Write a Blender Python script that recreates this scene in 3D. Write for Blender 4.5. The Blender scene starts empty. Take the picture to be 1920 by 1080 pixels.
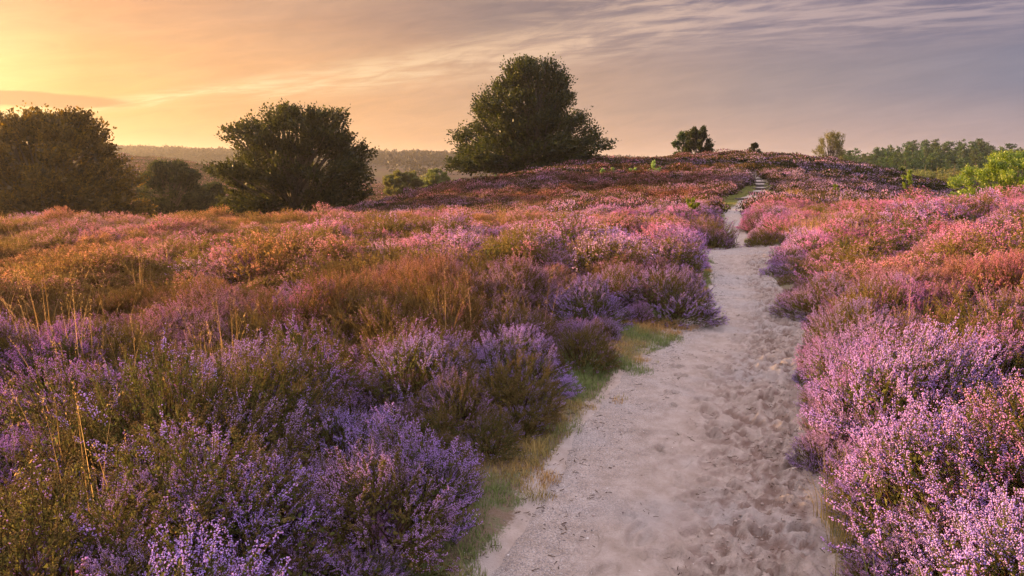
import bpy, math, numpy as np
from mathutils import Vector, Matrix

S = bpy.context.scene
COL = S.collection
RNG = np.random.default_rng(7)
PI = math.pi

# ------------------------------------------------------------------ camera
PITCH = math.radians(10.2)
F = 1280.0
cam_d = bpy.data.cameras.new('camera'); cam = bpy.data.objects.new('camera', cam_d); COL.objects.link(cam)
cam_d.sensor_width = 36; cam_d.lens = 24; cam_d.clip_end = 12000; cam_d.clip_start = 0.05
cam.location = (0, 0, 0); cam.rotation_euler = (PI/2 - PITCH, 0, 0)
S.camera = cam
CP, SP = math.cos(PITCH), math.sin(PITCH)

def elev(py):            # tangent of the elevation angle of an image row
    return math.tan(math.atan((540-py)/F) - PITCH)
def xz_at(px, py, Y):    # world X,Z seen at that pixel at forward distance Y
    a, b = (px-960)/F, (540-py)/F
    dy = CP + b*SP; dz = -SP + b*CP
    return a/dy*Y, dz/dy*Y

# ------------------------------------------------------------------ value noise
def _hash(ix, iy, iz, seed):
    h = (ix*374761393 + iy*668265263 + iz*2147483647 + seed*1274126177) & 0xffffffff
    h = ((h ^ (h >> 13))*1274126177) & 0xffffffff
    h = ((h ^ (h >> 16))*2246822519) & 0xffffffff
    return ((h ^ (h >> 15)) & 0xffff)/65535.0
def vnoise(x, y, z=0.0, seed=0):
    x = np.asarray(x, float); y = np.asarray(y, float); z = np.zeros_like(x)+z
    ix, iy, iz = (np.floor(v).astype(np.int64) for v in (x, y, z))
    fx, fy, fz = x-ix, y-iy, z-iz
    fx, fy, fz = (v*v*(3-2*v) for v in (fx, fy, fz))
    r = 0
    for dx in (0, 1):
        for dy in (0, 1):
            for dz in (0, 1):
                w = (fx if dx else 1-fx)*(fy if dy else 1-fy)*(fz if dz else 1-fz)
                r = r + w*_hash(ix+dx, iy+dy, iz+dz, seed)
    return r
def fbm(x, y, s=0, o=4, z=0.0):
    r, a, t = 0, 1, 0
    for k in range(o):
        r = r + a*vnoise(x*2**k+17.3*k, y*2**k-9.1*k, np.asarray(z)*2**k, s+k*7); t += a; a *= .5
    return r/t

# ------------------------------------------------------------------ terrain
KU = np.array([-1.9, -.75, -.50, -.25, -.08, .03, .15, .30, .345, .42, .50, .58, .65, .75, 1.9])
KY = np.array([.1, 5, 10, 14, 17, 20, 24, 30, 36, 42, 50, 60, 75, 100, 150, 250, 350, 600, 700, 1200, 4000])
KZ = {   # rows: forward distance, columns: direction
 .1: [-1.7]*15,
 5:  [-1.72,-1.72,-1.70,-1.70,-1.68,-1.68,-1.68,-1.70,-1.7,-1.7,-1.66,-1.62,-1.6,-1.6,-1.6],
 10: [-1.85,-1.85,-1.82,-1.80,-1.72,-1.66,-1.66,-1.70,-1.7,-1.66,-1.58,-1.5,-1.46,-1.4,-1.4],
 14: [-1.92,-1.92,-1.90,-1.86,-1.76,-1.72,-1.70,-1.71,-1.72,-1.62,-1.5,-1.44,-1.36,-1.28,-1.2],
 17: [-1.96,-1.96,-1.95,-1.90,-1.85,-1.80,-1.76,-1.93,-1.93,-1.60,-1.44,-1.4,-1.34,-1.24,-1.2],
 20: [-2.0,-2.0,-1.99,-1.96,-1.92,-1.88,-1.82,-1.82,-1.82,-1.62,-1.50,-1.46,-1.44,-1.40,-1.4],
 24: [-2.16,-2.16,-2.15,-2.12,-2.10,-2.04,-1.92,-1.68,-1.66,-1.70,-1.70,-1.74,-1.8,-1.8,-1.8],
 30: [-2.9,-2.9,-2.85,-2.75,-2.45,-2.25,-1.98,-1.55,-1.5,-1.62,-1.85,-2.0,-2.2,-2.3,-2.3],
 36: [-4.0,-4.0,-3.8,-3.0,-2.2,-1.86,-1.58,-1.26,-1.22,-1.35,-1.65,-2.0,-2.3,-2.6,-2.6],
 42: [-4.9,-4.9,-4.7,-3.15,-1.60,-1.25,-1.05,-.95,-.93,-1.02,-1.4,-1.8,-2.2,-2.9,-3.2],
 50: [-5.4,-5.4,-5.2,-4.0,-1.38,-.78,-.52,-.48,-.48,-.62,-1.05,-1.5,-1.95,-3.1,-3.8],
 60: [-5.6,-5.6,-5.5,-5.0,-2.4,-.45,.16,.12,.12,0.0,-.45,-1.15,-2.2,-3.6,-4.4],
 75: [-6.0,-6.0,-6.0,-5.6,-4.2,-1.2,.35,.88,.92,.72,.0,-1.7,-3.2,-4.4,-5],
 100:[-6.6,-6.6,-6.6,-6.2,-5.5,-4,-2,-.6,-.4,-.6,-1.8,-3.4,-4.4,-5,-5.4],
 150:[-7,-7,-7,-7,-7,-6,-5,-5,-5,-5,-5,-5.2,-5.2,-5.2,-5.4],
 250:[5.2,5.4,2.4,-8.5,-7,-7,-7,-6,-6,-6,-6,-5,-4.6,-4.4,-4],
 350:[-9,-9,-9,-9,-8,-8,-8,-8,-8,-7,-6,-4,-4,-4,-4],
 600:[9,8.6,6.2,1.5,2.5,-1,-3,-5,-6,-6,-3,1,1,1,1],
 700:[9,9,7,3,4,0,-3,-5,-6,-6,-3,1,1,1,1],
 1200:[-10]*15, 4000:[-14]*15}
def build_tables():
    Z = np.array([KZ[k] for k in KY])
    s = np.log(KY+2.0)
    gs = np.linspace(s[0], s[-1], 700); gu = np.linspace(KU[0], KU[-1], 420)
    A = np.array([np.interp(gs, s, Z[:, j]) for j in range(len(KU))])
    for _ in range(10):
        A[:, 1:-1] = .25*A[:, :-2]+.5*A[:, 1:-1]+.25*A[:, 2:]
    B = np.array([np.interp(gu, KU, A[:, i]) for i in range(len(gs))])
    for _ in range(30):
        B[:, 1:-1] = .25*B[:, :-2]+.5*B[:, 1:-1]+.25*B[:, 2:]
    return gs, gu, B
GS, GU, GB = build_tables()
def base_h(X, Y):
    X = np.asarray(X, float); Y = np.asarray(Y, float)
    Yc = np.clip(Y, .1, 3990)
    u = np.clip(X/np.maximum(Yc, 2.5), GU[0], GU[-1]-1e-6); s = np.log(Yc+2)
    a = (s-GS[0])/(GS[1]-GS[0]); b = (u-GU[0])/(GU[1]-GU[0])
    i = np.clip(a.astype(int), 0, len(GS)-2); j = np.clip(b.astype(int), 0, len(GU)-2)
    fa = a-i; fb = b-j
    return (GB[i, j]*(1-fa)*(1-fb)+GB[i+1, j]*fa*(1-fb)+GB[i, j+1]*(1-fa)*fb+GB[i+1, j+1]*fa*fb)

# path edges: (row, left column, right column) turned into ground positions
PATH_PX = [(1300,720,1640),(1080,925,1562),(1000,975,1550),(900,1030,1530),(800,1098,1503),(700,1180,1500),(650,1235,1500),(600,1297,1508),
 (560,1335,1476),(520,1335,1446),(490,1318,1446),(470,1306,1474)]
PATH_W = [(15.6,1372,1412,455),(17.5,1368,1402,450),(20,1358,1396,428),(24,1352,1388,400),(28,1374,1410,384),(30.3,1382,1423,375),(33.7,1405,1433,361),
 (36.2,1413,1438,352),(38.3,1415,1436,346),(40.4,1413,1434,341),(42.8,1407,1426,335.5),(45.7,1405,1419,332),(50,1398,1408,325),(56,1386,1396,318),(62,1378,1386,313)]
py_, pl_, pr_ = [], [], []
for (py, l, r) in PATH_PX:
    t = -elev(py)
    Y = 1.70/t
    py_.append(Y); pl_.append(xz_at(l, py, Y)[0]); pr_.append(xz_at(r, py, Y)[0])
for (Y, l, r, py) in PATH_W:
    py_.append(Y); pl_.append(xz_at(l, py, Y)[0]); pr_.append(xz_at(r, py, Y)[0])
PYA, PLA, PRA = map(np.array, (py_, pl_, pr_))
def path_lr(Y):
    return np.interp(Y, PYA, PLA), np.interp(Y, PYA, PRA)
def path_d(X, Y):      # signed distance outside the path (negative inside), and side
    l, r = path_lr(Y)
    ext = np.where(Y > 62, 99., 0)
    dl = l-X; dr = X-r
    return np.maximum(dl, dr)+ext, np.where(dl > dr, -1, 1)
# green verge between the sand and the heather on the left: width by distance
def verge_w(Y, side):
    L = np.interp(Y, [0, 2.6, 3.3, 4.2, 5.3, 6.5, 7.6, 8.5, 10, 13, 14.5, 20, 25, 28, 31, 34, 40, 60],
                     [.28, .27, .28, .28, .34, .40, .34, .05, .06, .10, .1, .02, .15, .8, .7, .45, .12, .05])
    R = np.interp(Y, [0, 3, 4, 5, 12, 14, 15.5, 17, 24, 29, 31, 33, 36, 60],
                     [.05, .03, .0, .0, .0, .08, .35, .05, .05, .1, .35, .7, .2, .05])
    return np.where(side < 0, L, R)
STEPS = [30.3, 33.7, 36.2, 38.3, 40.4, 42.8, 45.7]
def path_z(X, Y):      # height of the path surface, with terraces between the steps
    z = base_h(X, Y)
    for a, b in zip(STEPS, STEPS[1:]+[48.5]):
        m = (Y >= a) & (Y < b)
        if np.any(m):
            xm = (np.interp(a, PYA, PLA)+np.interp(a, PYA, PRA))/2
            lo = base_h(xm, a)+.06; hi = base_h((np.interp(b, PYA, PLA)+np.interp(b, PYA, PRA))/2, b)-.04
            z = np.where(m, lo+(hi-lo)*np.clip((Y-a)/(b-a), 0, 1)*.8, z)
    return z
def ground_h(X, Y):
    X = np.asarray(X, float); Y = np.asarray(Y, float)
    z = base_h(X, Y)
    R = np.sqrt(X*X+Y*Y)
    d, side = path_d(X, Y)
    away = np.clip(d/0.8, 0, 1)
    z = z+away*.16*(fbm(X*.55, Y*.55, 3, 3)-.5)*np.clip(R/3, 0, 1)
    z = z+away*np.clip((R-25)/40, 0, 1)*.5*(fbm(X*.12, Y*.12, 5, 3)-.5)
    z = z+np.clip((R-150)/200, 0, 1)*3.0*(fbm(X*.012, Y*.012, 6, 4)-.5)
    inside = np.clip(-d/.10, 0, 1)
    z = z-inside*.07*np.where(Y < 64, 1, 0)
    z = z+np.clip((d-.0)/.5, 0, 1)*.035     # the path lies in a shallow tread
    # terraces also carry the ground below the path down
    return z
def gh(x, y): return float(ground_h(np.array([x]), np.array([y]))[0])
def hit(px, py, top=0.0):   # point on the ground (raised by top) seen at a pixel
    a, b = (px-960)/F, (540-py)/F
    dy = CP+b*SP; dz = -SP+b*CP
    Y = np.geomspace(1.5, 900, 6000); X = a/dy*Y; Z = dz/dy*Y
    g = ground_h(X, Y)+top
    k = np.argmax(Z < g)
    return float(X[k]), float(Y[k]), float(g[k]-top)

# ------------------------------------------------------------------ node helpers
class NT:
    def __init__(s, tree): s.t = tree; s.t.nodes.clear()
    def n(s, typ, **kw):
        nd = s.t.nodes.new(typ)
        for k, v in kw.items():
            if k == 'inp':
                for kk, vv in v.items():
                    if isinstance(vv, bpy.types.NodeSocket): s.t.links.new(vv, nd.inputs[kk])
                    else: nd.inputs[kk].default_value = vv
            else: setattr(nd, k, v)
        return nd
    def l(s, a, b): s.t.links.new(a, b)
    def math(s, op, a, b=0.0, c=None, clamp=False):
        nd = s.t.nodes.new('ShaderNodeMath'); nd.operation = op; nd.use_clamp = clamp
        for i, v in enumerate((a, b, c)):
            if v is None: continue
            if isinstance(v, bpy.types.NodeSocket): s.t.links.new(v, nd.inputs[i])
            else: nd.inputs[i].default_value = v
        return nd.outputs[0]
    def mix(s, f, a, b, blend='MIX'):
        nd = s.t.nodes.new('ShaderNodeMix'); nd.data_type = 'RGBA'; nd.blend_type = blend
        for k, v in ((0, f), (6, a), (7, b)):
            if isinstance(v, bpy.types.NodeSocket): s.t.links.new(v, nd.inputs[k])
            elif k == 0: nd.inputs[0].default_value = v
            else: nd.inputs[k].default_value = (*v, 1) if len(v) == 3 else v
        return nd.outputs[2]
    def ramp(s, f, stops, interp='LINEAR'):
        nd = s.t.nodes.new('ShaderNodeValToRGB'); cr = nd.color_ramp; cr.interpolation = interp
        while len(cr.elements) > 1: cr.elements.remove(cr.elements[-1])
        cr.elements[0].position = stops[0][0]; cr.elements[0].color = (*stops[0][1], 1)
        for p, c in stops[1:]:
            e = cr.elements.new(p); e.color = (*c, 1)
        s.t.links.new(f, nd.inputs[0]); return nd.outputs[0]
    def noise(s, vec, scale, detail=3, rough=.5, dist=0.0):
        nd = s.t.nodes.new('ShaderNodeTexNoise')
        if vec is not None: s.t.links.new(vec, nd.inputs['Vector'])
        nd.inputs['Scale'].default_value = scale; nd.inputs['Detail'].default_value = detail
        nd.inputs['Roughness'].default_value = rough; nd.inputs['Distortion'].default_value = dist
        return nd.outputs['Fac']
    def rng(s, v, a, b, c=0.0, d=1.0, smooth=True):
        nd = s.t.nodes.new('ShaderNodeMapRange'); nd.interpolation_type = 'SMOOTHSTEP' if smooth else 'LINEAR'
        s.t.links.new(v, nd.inputs[0])
        for i, x in enumerate((a, b, c, d)): nd.inputs[i+1].default_value = x
        return nd.outputs[0]
def g3(v): return (v, v, v)

def mat(name):
    m = bpy.data.materials.new(name); m.use_nodes = True
    m.use_backface_culling = False
    return m, NT(m.node_tree)
def attr(nt, name, typ='INSTANCER', out='Fac'):
    return nt.n('ShaderNodeAttribute', attribute_type=typ, attribute_name=name).outputs[out]
def leafy_shader(nt, color, trans=.35, gloss=.0, tboost=1.0):
    d = nt.n('ShaderNodeBsdfDiffuse'); nt.l(color, d.inputs['Color'])
    t = nt.n('ShaderNodeBsdfTranslucent')
    if tboost != 1.0:
        hs = nt.n('ShaderNodeHueSaturation', inp={'Saturation': 1.1, 'Value': tboost, 'Color': color}); nt.l(hs.outputs[0], t.inputs['Color'])
    else: nt.l(color, t.inputs['Color'])
    m = nt.n('ShaderNodeMixShader', inp={0: trans}); nt.l(d.outputs[0], m.inputs[1]); nt.l(t.outputs[0], m.inputs[2])
    out = nt.n('ShaderNodeOutputMaterial')
    if gloss > 0:
        g = nt.n('ShaderNodeBsdfGlossy', inp={'Roughness': .45, 'Color': (1, 1, 1, 1)})
        m2 = nt.n('ShaderNodeMixShader', inp={0: gloss}); nt.l(m.outputs[0], m2.inputs[1]); nt.l(g.outputs[0], m2.inputs[2])
        nt.l(m2.outputs[0], out.inputs[0])
    else: nt.l(m.outputs[0], out.inputs[0])

# flower: tint 0 = lilac .. 1 = magenta pink; bloom = share of florets open; rust = faded / rust brown
m_flower, nt = mat('heather_flower')
rn = attr(nt, 'rnd', 'GEOMETRY'); tint = attr(nt, 'tint'); bloom = attr(nt, 'bloom'); rust = attr(nt, 'rust')
live = nt.mix(tint, (.62, .45, .94), (.78, .21, .54))
live = nt.mix(nt.rng(rn, .35, 1, .0, .36), live, (.84, .62, .92))
bud = nt.mix(rn, (.20, .13, .045), (.36, .27, .10))
faded = nt.mix(rn, (.62, .30, .13), (.62, .34, .27))
live = nt.mix(rust, live, faded)
isbud = nt.math('GREATER_THAN', attr(nt, 'rnd2', 'GEOMETRY'), bloom)
leafy_shader(nt, nt.mix(isbud, live, bud), .42, .0)

m_leaf, nt = mat('heather_leaf')
rn = attr(nt, 'rnd', 'GEOMETRY'); rust = attr(nt, 'rust')
c = nt.mix(rn, (.08, .095, .028), (.24, .235, .07))
c = nt.mix(nt.math('MULTIPLY', rust, .85), c, nt.mix(rn, (.20, .105, .035), (.56, .31, .10)))
leafy_shader(nt, c, .42)

m_stem, nt = mat('heather_stem')
c = nt.mix(attr(nt, 'rnd', 'GEOMETRY'), (.05, .028, .018), (.14, .085, .05))
leafy_shader(nt, c, .05)

# ------------------------------------------------------------------ mesh building
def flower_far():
    m, nt = mat('shaded_hill_heather_flower')  # shade on the hill put into darker flower and leaf colours
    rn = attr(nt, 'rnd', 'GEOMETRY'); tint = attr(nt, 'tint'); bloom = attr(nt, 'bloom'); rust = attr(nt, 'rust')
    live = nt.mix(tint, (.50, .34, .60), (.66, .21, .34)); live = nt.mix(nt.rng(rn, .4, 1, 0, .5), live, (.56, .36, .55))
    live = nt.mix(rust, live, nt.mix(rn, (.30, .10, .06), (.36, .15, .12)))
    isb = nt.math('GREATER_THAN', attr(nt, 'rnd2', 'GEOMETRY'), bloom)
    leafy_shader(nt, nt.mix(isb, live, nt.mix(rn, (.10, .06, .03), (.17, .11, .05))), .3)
    m2, nt = mat('shaded_hill_heather_leaf'); rn = attr(nt, 'rnd', 'GEOMETRY'); rust = attr(nt, 'rust')
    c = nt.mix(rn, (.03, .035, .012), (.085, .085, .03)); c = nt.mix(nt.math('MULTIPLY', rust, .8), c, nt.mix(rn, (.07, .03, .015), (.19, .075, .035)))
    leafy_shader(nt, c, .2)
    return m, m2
class MB:
    def __init__(s): s.v = []; s.f = []; s.m = []; s.r = []; s.r2 = []; s.n = 0
    def add(s, v, f, m=0, r=0.0, r2=0.0):
        v = np.asarray(v, float).reshape(-1, 3); f = np.asarray(f, int).reshape(-1, 3)
        s.v.append(v); s.f.append(f+s.n); s.n += len(v)
        k = len(f)
        s.m.append(np.zeros(k, int)+m); s.r.append(np.zeros(k)+r); s.r2.append(np.zeros(k)+r2)
    def arrays(s):
        return (np.concatenate(s.v), np.concatenate(s.f), np.concatenate(s.m), np.concatenate(s.r), np.concatenate(s.r2))
    def addarr(s, arr, R=None, T=None, r_off=None):
        v, f, m, r, r2 = arr
        if R is not None: v = v@R.T
        if T is not None: v = v+T
        s.v.append(v); s.f.append(f+s.n); s.n += len(v); s.m.append(m); s.r.append(r); s.r2.append(r2)
    def mesh(s, name, mats, smooth=False):
        v, f, m, r, r2 = s.arrays()
        me = bpy.data.meshes.new(name)
        me.vertices.add(len(v)); me.vertices.foreach_set('co', v.astype(np.float32).ravel())
        me.loops.add(len(f)*3); me.loops.foreach_set('vertex_index', f.astype(np.int32).ravel())
        me.polygons.add(len(f)); me.polygons.foreach_set('loop_start', np.arange(0, len(f)*3, 3, dtype=np.int32))
        for mt in mats: me.materials.append(mt)
        me.polygons.foreach_set('material_index', m.astype(np.int32))
        if smooth: me.polygons.foreach_set('use_smooth', np.ones(len(f), bool))
        for nm, a in (('rnd', r), ('rnd2', r2)):
            at = me.attributes.new(nm, 'FLOAT', 'FACE'); at.data.foreach_set('value', a.astype(np.float32))
        me.update(calc_edges=True)
        return me
    def obj(s, name, mats, parent=None, smooth=False):
        o = bpy.data.objects.new(name, s.mesh(name, mats, smooth)); COL.objects.link(o)
        if parent is not None: o.parent = parent
        return o

def norm(v): return v/np.maximum(np.linalg.norm(v, axis=-1, keepdims=True), 1e-9)
def frames(d, rng, roll=None):
    """rotation matrices (n,3,3) whose +Z column is d, with random roll"""
    d = norm(np.asarray(d, float)); n = len(d)
    a = np.where(np.abs(d[:, 2:3]) < .9, np.array([[0, 0, 1.]]), np.array([[1., 0, 0]]))
    x = norm(np.cross(a, d)); y = np.cross(d, x)
    t = rng.uniform(0, 2*PI, n) if roll is None else roll
    c, s = np.cos(t)[:, None], np.sin(t)[:, None]
    X = x*c+y*s; Y = -x*s+y*c
    return np.stack([X, Y, d], axis=2)
def scatter_shape(mb, base_v, base_f, pos, dirs, size, rng, m, r, r2=None, roll=None):
    """stamp a small shape at many places"""
    n = len(pos); R = frames(dirs, rng, roll)
    size = np.asarray(size, float)
    if size.ndim < 2: size = np.repeat(np.zeros((n, 1))+size.reshape(-1, 1), 3, axis=1)
    v = np.einsum('nij,nkj->nki', R, base_v[None]*size[:, None, :])+pos[:, None, :]
    k = len(base_v)
    f = (base_f[None]+np.arange(n)[:, None, None]*k).reshape(-1, 3)
    rr = np.repeat(np.zeros(n)+r, len(base_f)); rr2 = np.repeat(np.zeros(n)+(0 if r2 is None else r2), len(base_f))
    mb.add(v.reshape(-1, 3), f, m, rr, rr2)
def tube(mb, pts, rad, sides=3, m=0, r=0.5):
    pts = np.asarray(pts, float); n = len(pts); rad = np.zeros(n)+rad
    tn = np.gradient(pts, axis=0); tn = norm(tn)
    ref = np.array([1., .13, .2]) if abs(tn[0, 0]) < .8 else np.array([0, 1., .1])
    x = norm(np.cross(tn, ref)); y = np.cross(tn, x)
    a = np.arange(sides)*2*PI/sides
    ring = pts[:, None]+rad[:, None, None]*(np.cos(a)[None, :, None]*x[:, None]+np.sin(a)[None, :, None]*y[:, None])
    f = []
    for i in range(n-1):
        for j in range(sides):
            p, q = i*sides+j, i*sides+(j+1) % sides
            f += [(p, q, q+sides), (p, q+sides, p+sides)]
    mb.add(ring.reshape(-1, 3), f, m, r)

CONE_V = np.array([[0, 0, 0], [.5, 0, 1], [-.25, .43, 1], [-.25, -.43, 1]]); CONE_F = np.array([[0, 1, 2], [0, 2, 3], [0, 3, 1]])
BELL_V = np.array([[0, 0, 0], [.5, 0, .6], [-.25, .43, .6], [-.25, -.43, .6], [0, 0, 1.05]])
BELL_F = np.array([[0, 1, 2], [0, 2, 3], [0, 3, 1], [4, 2, 1], [4, 3, 2], [4, 1, 3]])
TRI_V = np.array([[-.5, 0, 0], [.5, 0, 0], [0, 0, 1.]]); TRI_F = np.array([[0, 1, 2]])
LEAF_V = np.array([[0, 0, 0], [.5, 0, .45], [0, .06, 1.], [-.5, 0, .45]]); LEAF_F = np.array([[0, 1, 2], [0, 2, 3]])
FS, FL, FF = 0, 1, 2    # material slots: stem, leaf, flower
HM = [m_stem, m_leaf, m_flower]
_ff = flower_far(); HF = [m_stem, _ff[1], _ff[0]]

def sprig(rng, L=.26, spike=.10, lod=0, dens=1.0):
    """one heather shoot along +Z, tip at the origin"""
    mb = MB()
    bend = rng.normal(0, .03, 2)
    t = np.linspace(0, 1, 5)
    ax = lambda q: np.stack([bend[0]*(q-1)**2, bend[1]*(q-1)**2, (q-1)*L], -1)
    shoots = [(ax, 1.0, spike, L)]
    tube(mb, ax(t), np.linspace(.0016, .0006, 5), 3, FS, .5)
    ns = rng.integers(2, 6) if lod == 0 else rng.integers(1, 3)
    for k in range(ns):
        q0 = rng.uniform(.35, .85); a = rng.uniform(0, 2*PI); l = rng.uniform(.035, .085)
        p0 = ax(np.array(q0)); dr = np.array([math.cos(a)*.55, math.sin(a)*.55, 1.0]); dr /= np.linalg.norm(dr)
        up = np.array([0, 0, 1.])
        fn = (lambda p0, dr, l: (lambda q: p0+np.asarray(q)[..., None]*dr*l*.8+(np.asarray(q)**2)[..., None]*np.array([0, 0, 1.])*l*.3))(p0, dr, l)
        shoots.append((fn, 0, l*rng.uniform(.3, .9), l))
        if lod == 0: tube(mb, fn(np.linspace(0, 1, 3)), np.linspace(.001, .0005, 3), 3, FS, .6)
    for fn, main, sp, l in shoots:
        # florets
        nf = int(max(3, (sp/.0024)*dens)) if lod == 0 else int(max(2, sp/.011))
        q = 1-(rng.random(nf)**1.15)*sp/l
        p = fn(np.clip(q, 0, 1)); a = rng.uniform(0, 2*PI, nf)
        d = np.stack([np.cos(a), np.sin(a), rng.uniform(-.1, .9, nf)], -1)
        sz = rng.uniform(.0036, .0058, nf) if lod == 0 else rng.uniform(.009, .015, nf)
        fade = np.clip((1-q)*l/sp, 0, 1)
        scatter_shape(mb, BELL_V if lod == 0 else CONE_V, BELL_F if lod == 0 else CONE_F, p+norm(d)*.0016, d, sz, rng, FF, rng.random(nf), np.clip(rng.random(nf)*.9+.1*fade, 0, 1))
        # leaves
        q0 = 1-sp*.75/l
        nl = int(max(6, l/.0026)) if lod == 0 else int(max(2, l/.02))
        q = rng.uniform(.12 if main else .0, max(q0, .3), nl); p = fn(q); a = rng.uniform(0, 2*PI, nl)
        d = np.stack([np.cos(a), np.sin(a), rng.uniform(.5, 1.6, nl)], -1)
        ls = np.stack([rng.uniform(.0024, .0042, nl), np.ones(nl), rng.uniform(.006, .013, nl)], -1)
        if lod: ls = ls*np.array([2.6, 1, 2.2])
        scatter_shape(mb, TRI_V, TRI_F, p, d, ls, rng, FL, rng.random(nl))
    return mb.arrays()

def heather_clump(name, seed, R, H, nsp, lod, L=.26, spike=.10, flat=1.0, lean=(0, 0), sprigs=None, rim=.0):
    rng = np.random.default_rng(seed)
    mb = MB()
    sp = sprigs
    lump = rng.normal(0, 1, (6, 3))
    for k in range(nsp):
        u = rng.random(); th = math.acos(1-u*(1.06)) if u < .94 else PI/2*rng.uniform(.95, 1.05)
        ph = rng.uniform(0, 2*PI)
        n = np.array([math.sin(th)*math.cos(ph), math.sin(th)*math.sin(ph), max(math.cos(th), 0)])
        lum = 1+.12*np.sin(lump[:3]@n*2.4).sum()+.05*rng.normal()
        lum = min(max(lum, .72), 1.28)
        tip = n*np.array([R, R, H])*lum
        tip[2] = max(tip[2], .05)
        d = np.array([n[0]*.9, n[1]*.9, .35+.9*n[2]])+rng.normal(0, .22, 3)+np.array([lean[0], lean[1], 0])
        d /= np.linalg.norm(d)
        sc = rng.uniform(.75, 1.2)
        Rm = frames(d[None], rng)[0]*sc
        a = sp[rng.integers(len(sp))]
        v, f, m, r, r2 = a
        so, sr = rng.random(), rng.random()
        mb.addarr((v, f, m, np.clip(r*.55+sr*.45, 0, 1), np.clip(r2*.35+so*.65, 0, 1)), Rm, tip)
    # woody stems and inner dead leaf mass
    for k in range(int(nsp*.12)+4):
        ph = rng.uniform(0, 2*PI); rr = math.sqrt(rng.random())*.7
        e = np.array([math.cos(ph)*R*rr, math.sin(ph)*R*rr, H*(.75-.4*rr)])
        b = np.array([e[0]*.3, e[1]*.3, -.03]); mid = (b+e)/2+rng.normal(0, .03, 3)
        tube(mb, [b, mid, e], [.005, .0035, .002], 3, FS, rng.random())
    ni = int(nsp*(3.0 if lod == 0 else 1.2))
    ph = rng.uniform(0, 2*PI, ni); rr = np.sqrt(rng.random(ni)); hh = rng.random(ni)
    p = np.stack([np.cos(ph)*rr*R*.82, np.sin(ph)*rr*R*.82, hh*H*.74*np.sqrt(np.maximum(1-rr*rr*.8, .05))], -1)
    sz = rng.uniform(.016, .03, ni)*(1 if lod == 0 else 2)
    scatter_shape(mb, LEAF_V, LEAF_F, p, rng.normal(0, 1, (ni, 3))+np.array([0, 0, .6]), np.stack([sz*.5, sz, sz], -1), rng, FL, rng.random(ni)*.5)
    return mb

rs = np.random.default_rng(11)
SPR0 = [sprig(rs, .24, rs.uniform(.04, .10), 0, .8) for _ in range(14)]
SPR0L = [sprig(rs, .30, rs.uniform(.10, .17), 0, .75) for _ in range(12)]
SPR1 = [sprig(rs, .22, rs.uniform(.06, .12), 1) for _ in range(14)]

def far_clump(seed, R, H, n, s0, s1):
    rng = np.random.default_rng(seed); mb = MB()
    ph = rng.uniform(0, 2*PI, n); ct = rng.random(n); st = np.sqrt(1-ct*ct)
    nn = np.stack([np.cos(ph)*st, np.sin(ph)*st, ct], -1)
    w = rng.normal(0, 1.6, (3, 3))
    lum = 1+.14*np.sin(nn@w.T*1.6).sum(-1)+rng.normal(0, .06, n)
    p = nn*np.array([R, R, H])*np.clip(lum, .55, 1.35)[:, None]
    d = nn*np.array([.8, .8, 1])+rng.normal(0, .3, (n, 3))+np.array([0, 0, .7])
    sz = rng.uniform(s0, s1, n)
    isf = rng.random(n) < np.clip(.12+ct*.62, 0, .62)
    for msk, m, wd in ((isf, FF, .42), (~isf, FL, .55)):
        k = msk.sum()
        scatter_shape(mb, LEAF_V, LEAF_F, p[msk]-norm(d[msk])*sz[msk][:, None]*.5, d[msk], np.stack([sz[msk]*wd, sz[msk], sz[msk]], -1), rng, m, rng.random(k), np.clip(rng.random(k), 0, 1))
    k = n//3
    p = rng.normal(0, 1, (k, 3)); p = norm(p)*np.array([R, R, H])*.7; p[:, 2] = np.abs(p[:, 2])*.8
    scatter_shape(mb, LEAF_V, LEAF_F, p, rng.normal(0, 1, (k, 3)), np.zeros(k)+s1*1.7, rng, FL, rng.random(k)*.3)
    return mb

# sources for the ground cover: kept in a collection that is not part of the scene
def source_collection(name, meshes):
    c = bpy.data.collections.new(name)
    for i, me in enumerate(meshes):
        o = bpy.data.objects.new('%s_%02d' % (name, i), me); c.objects.link(o)
    return c

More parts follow.
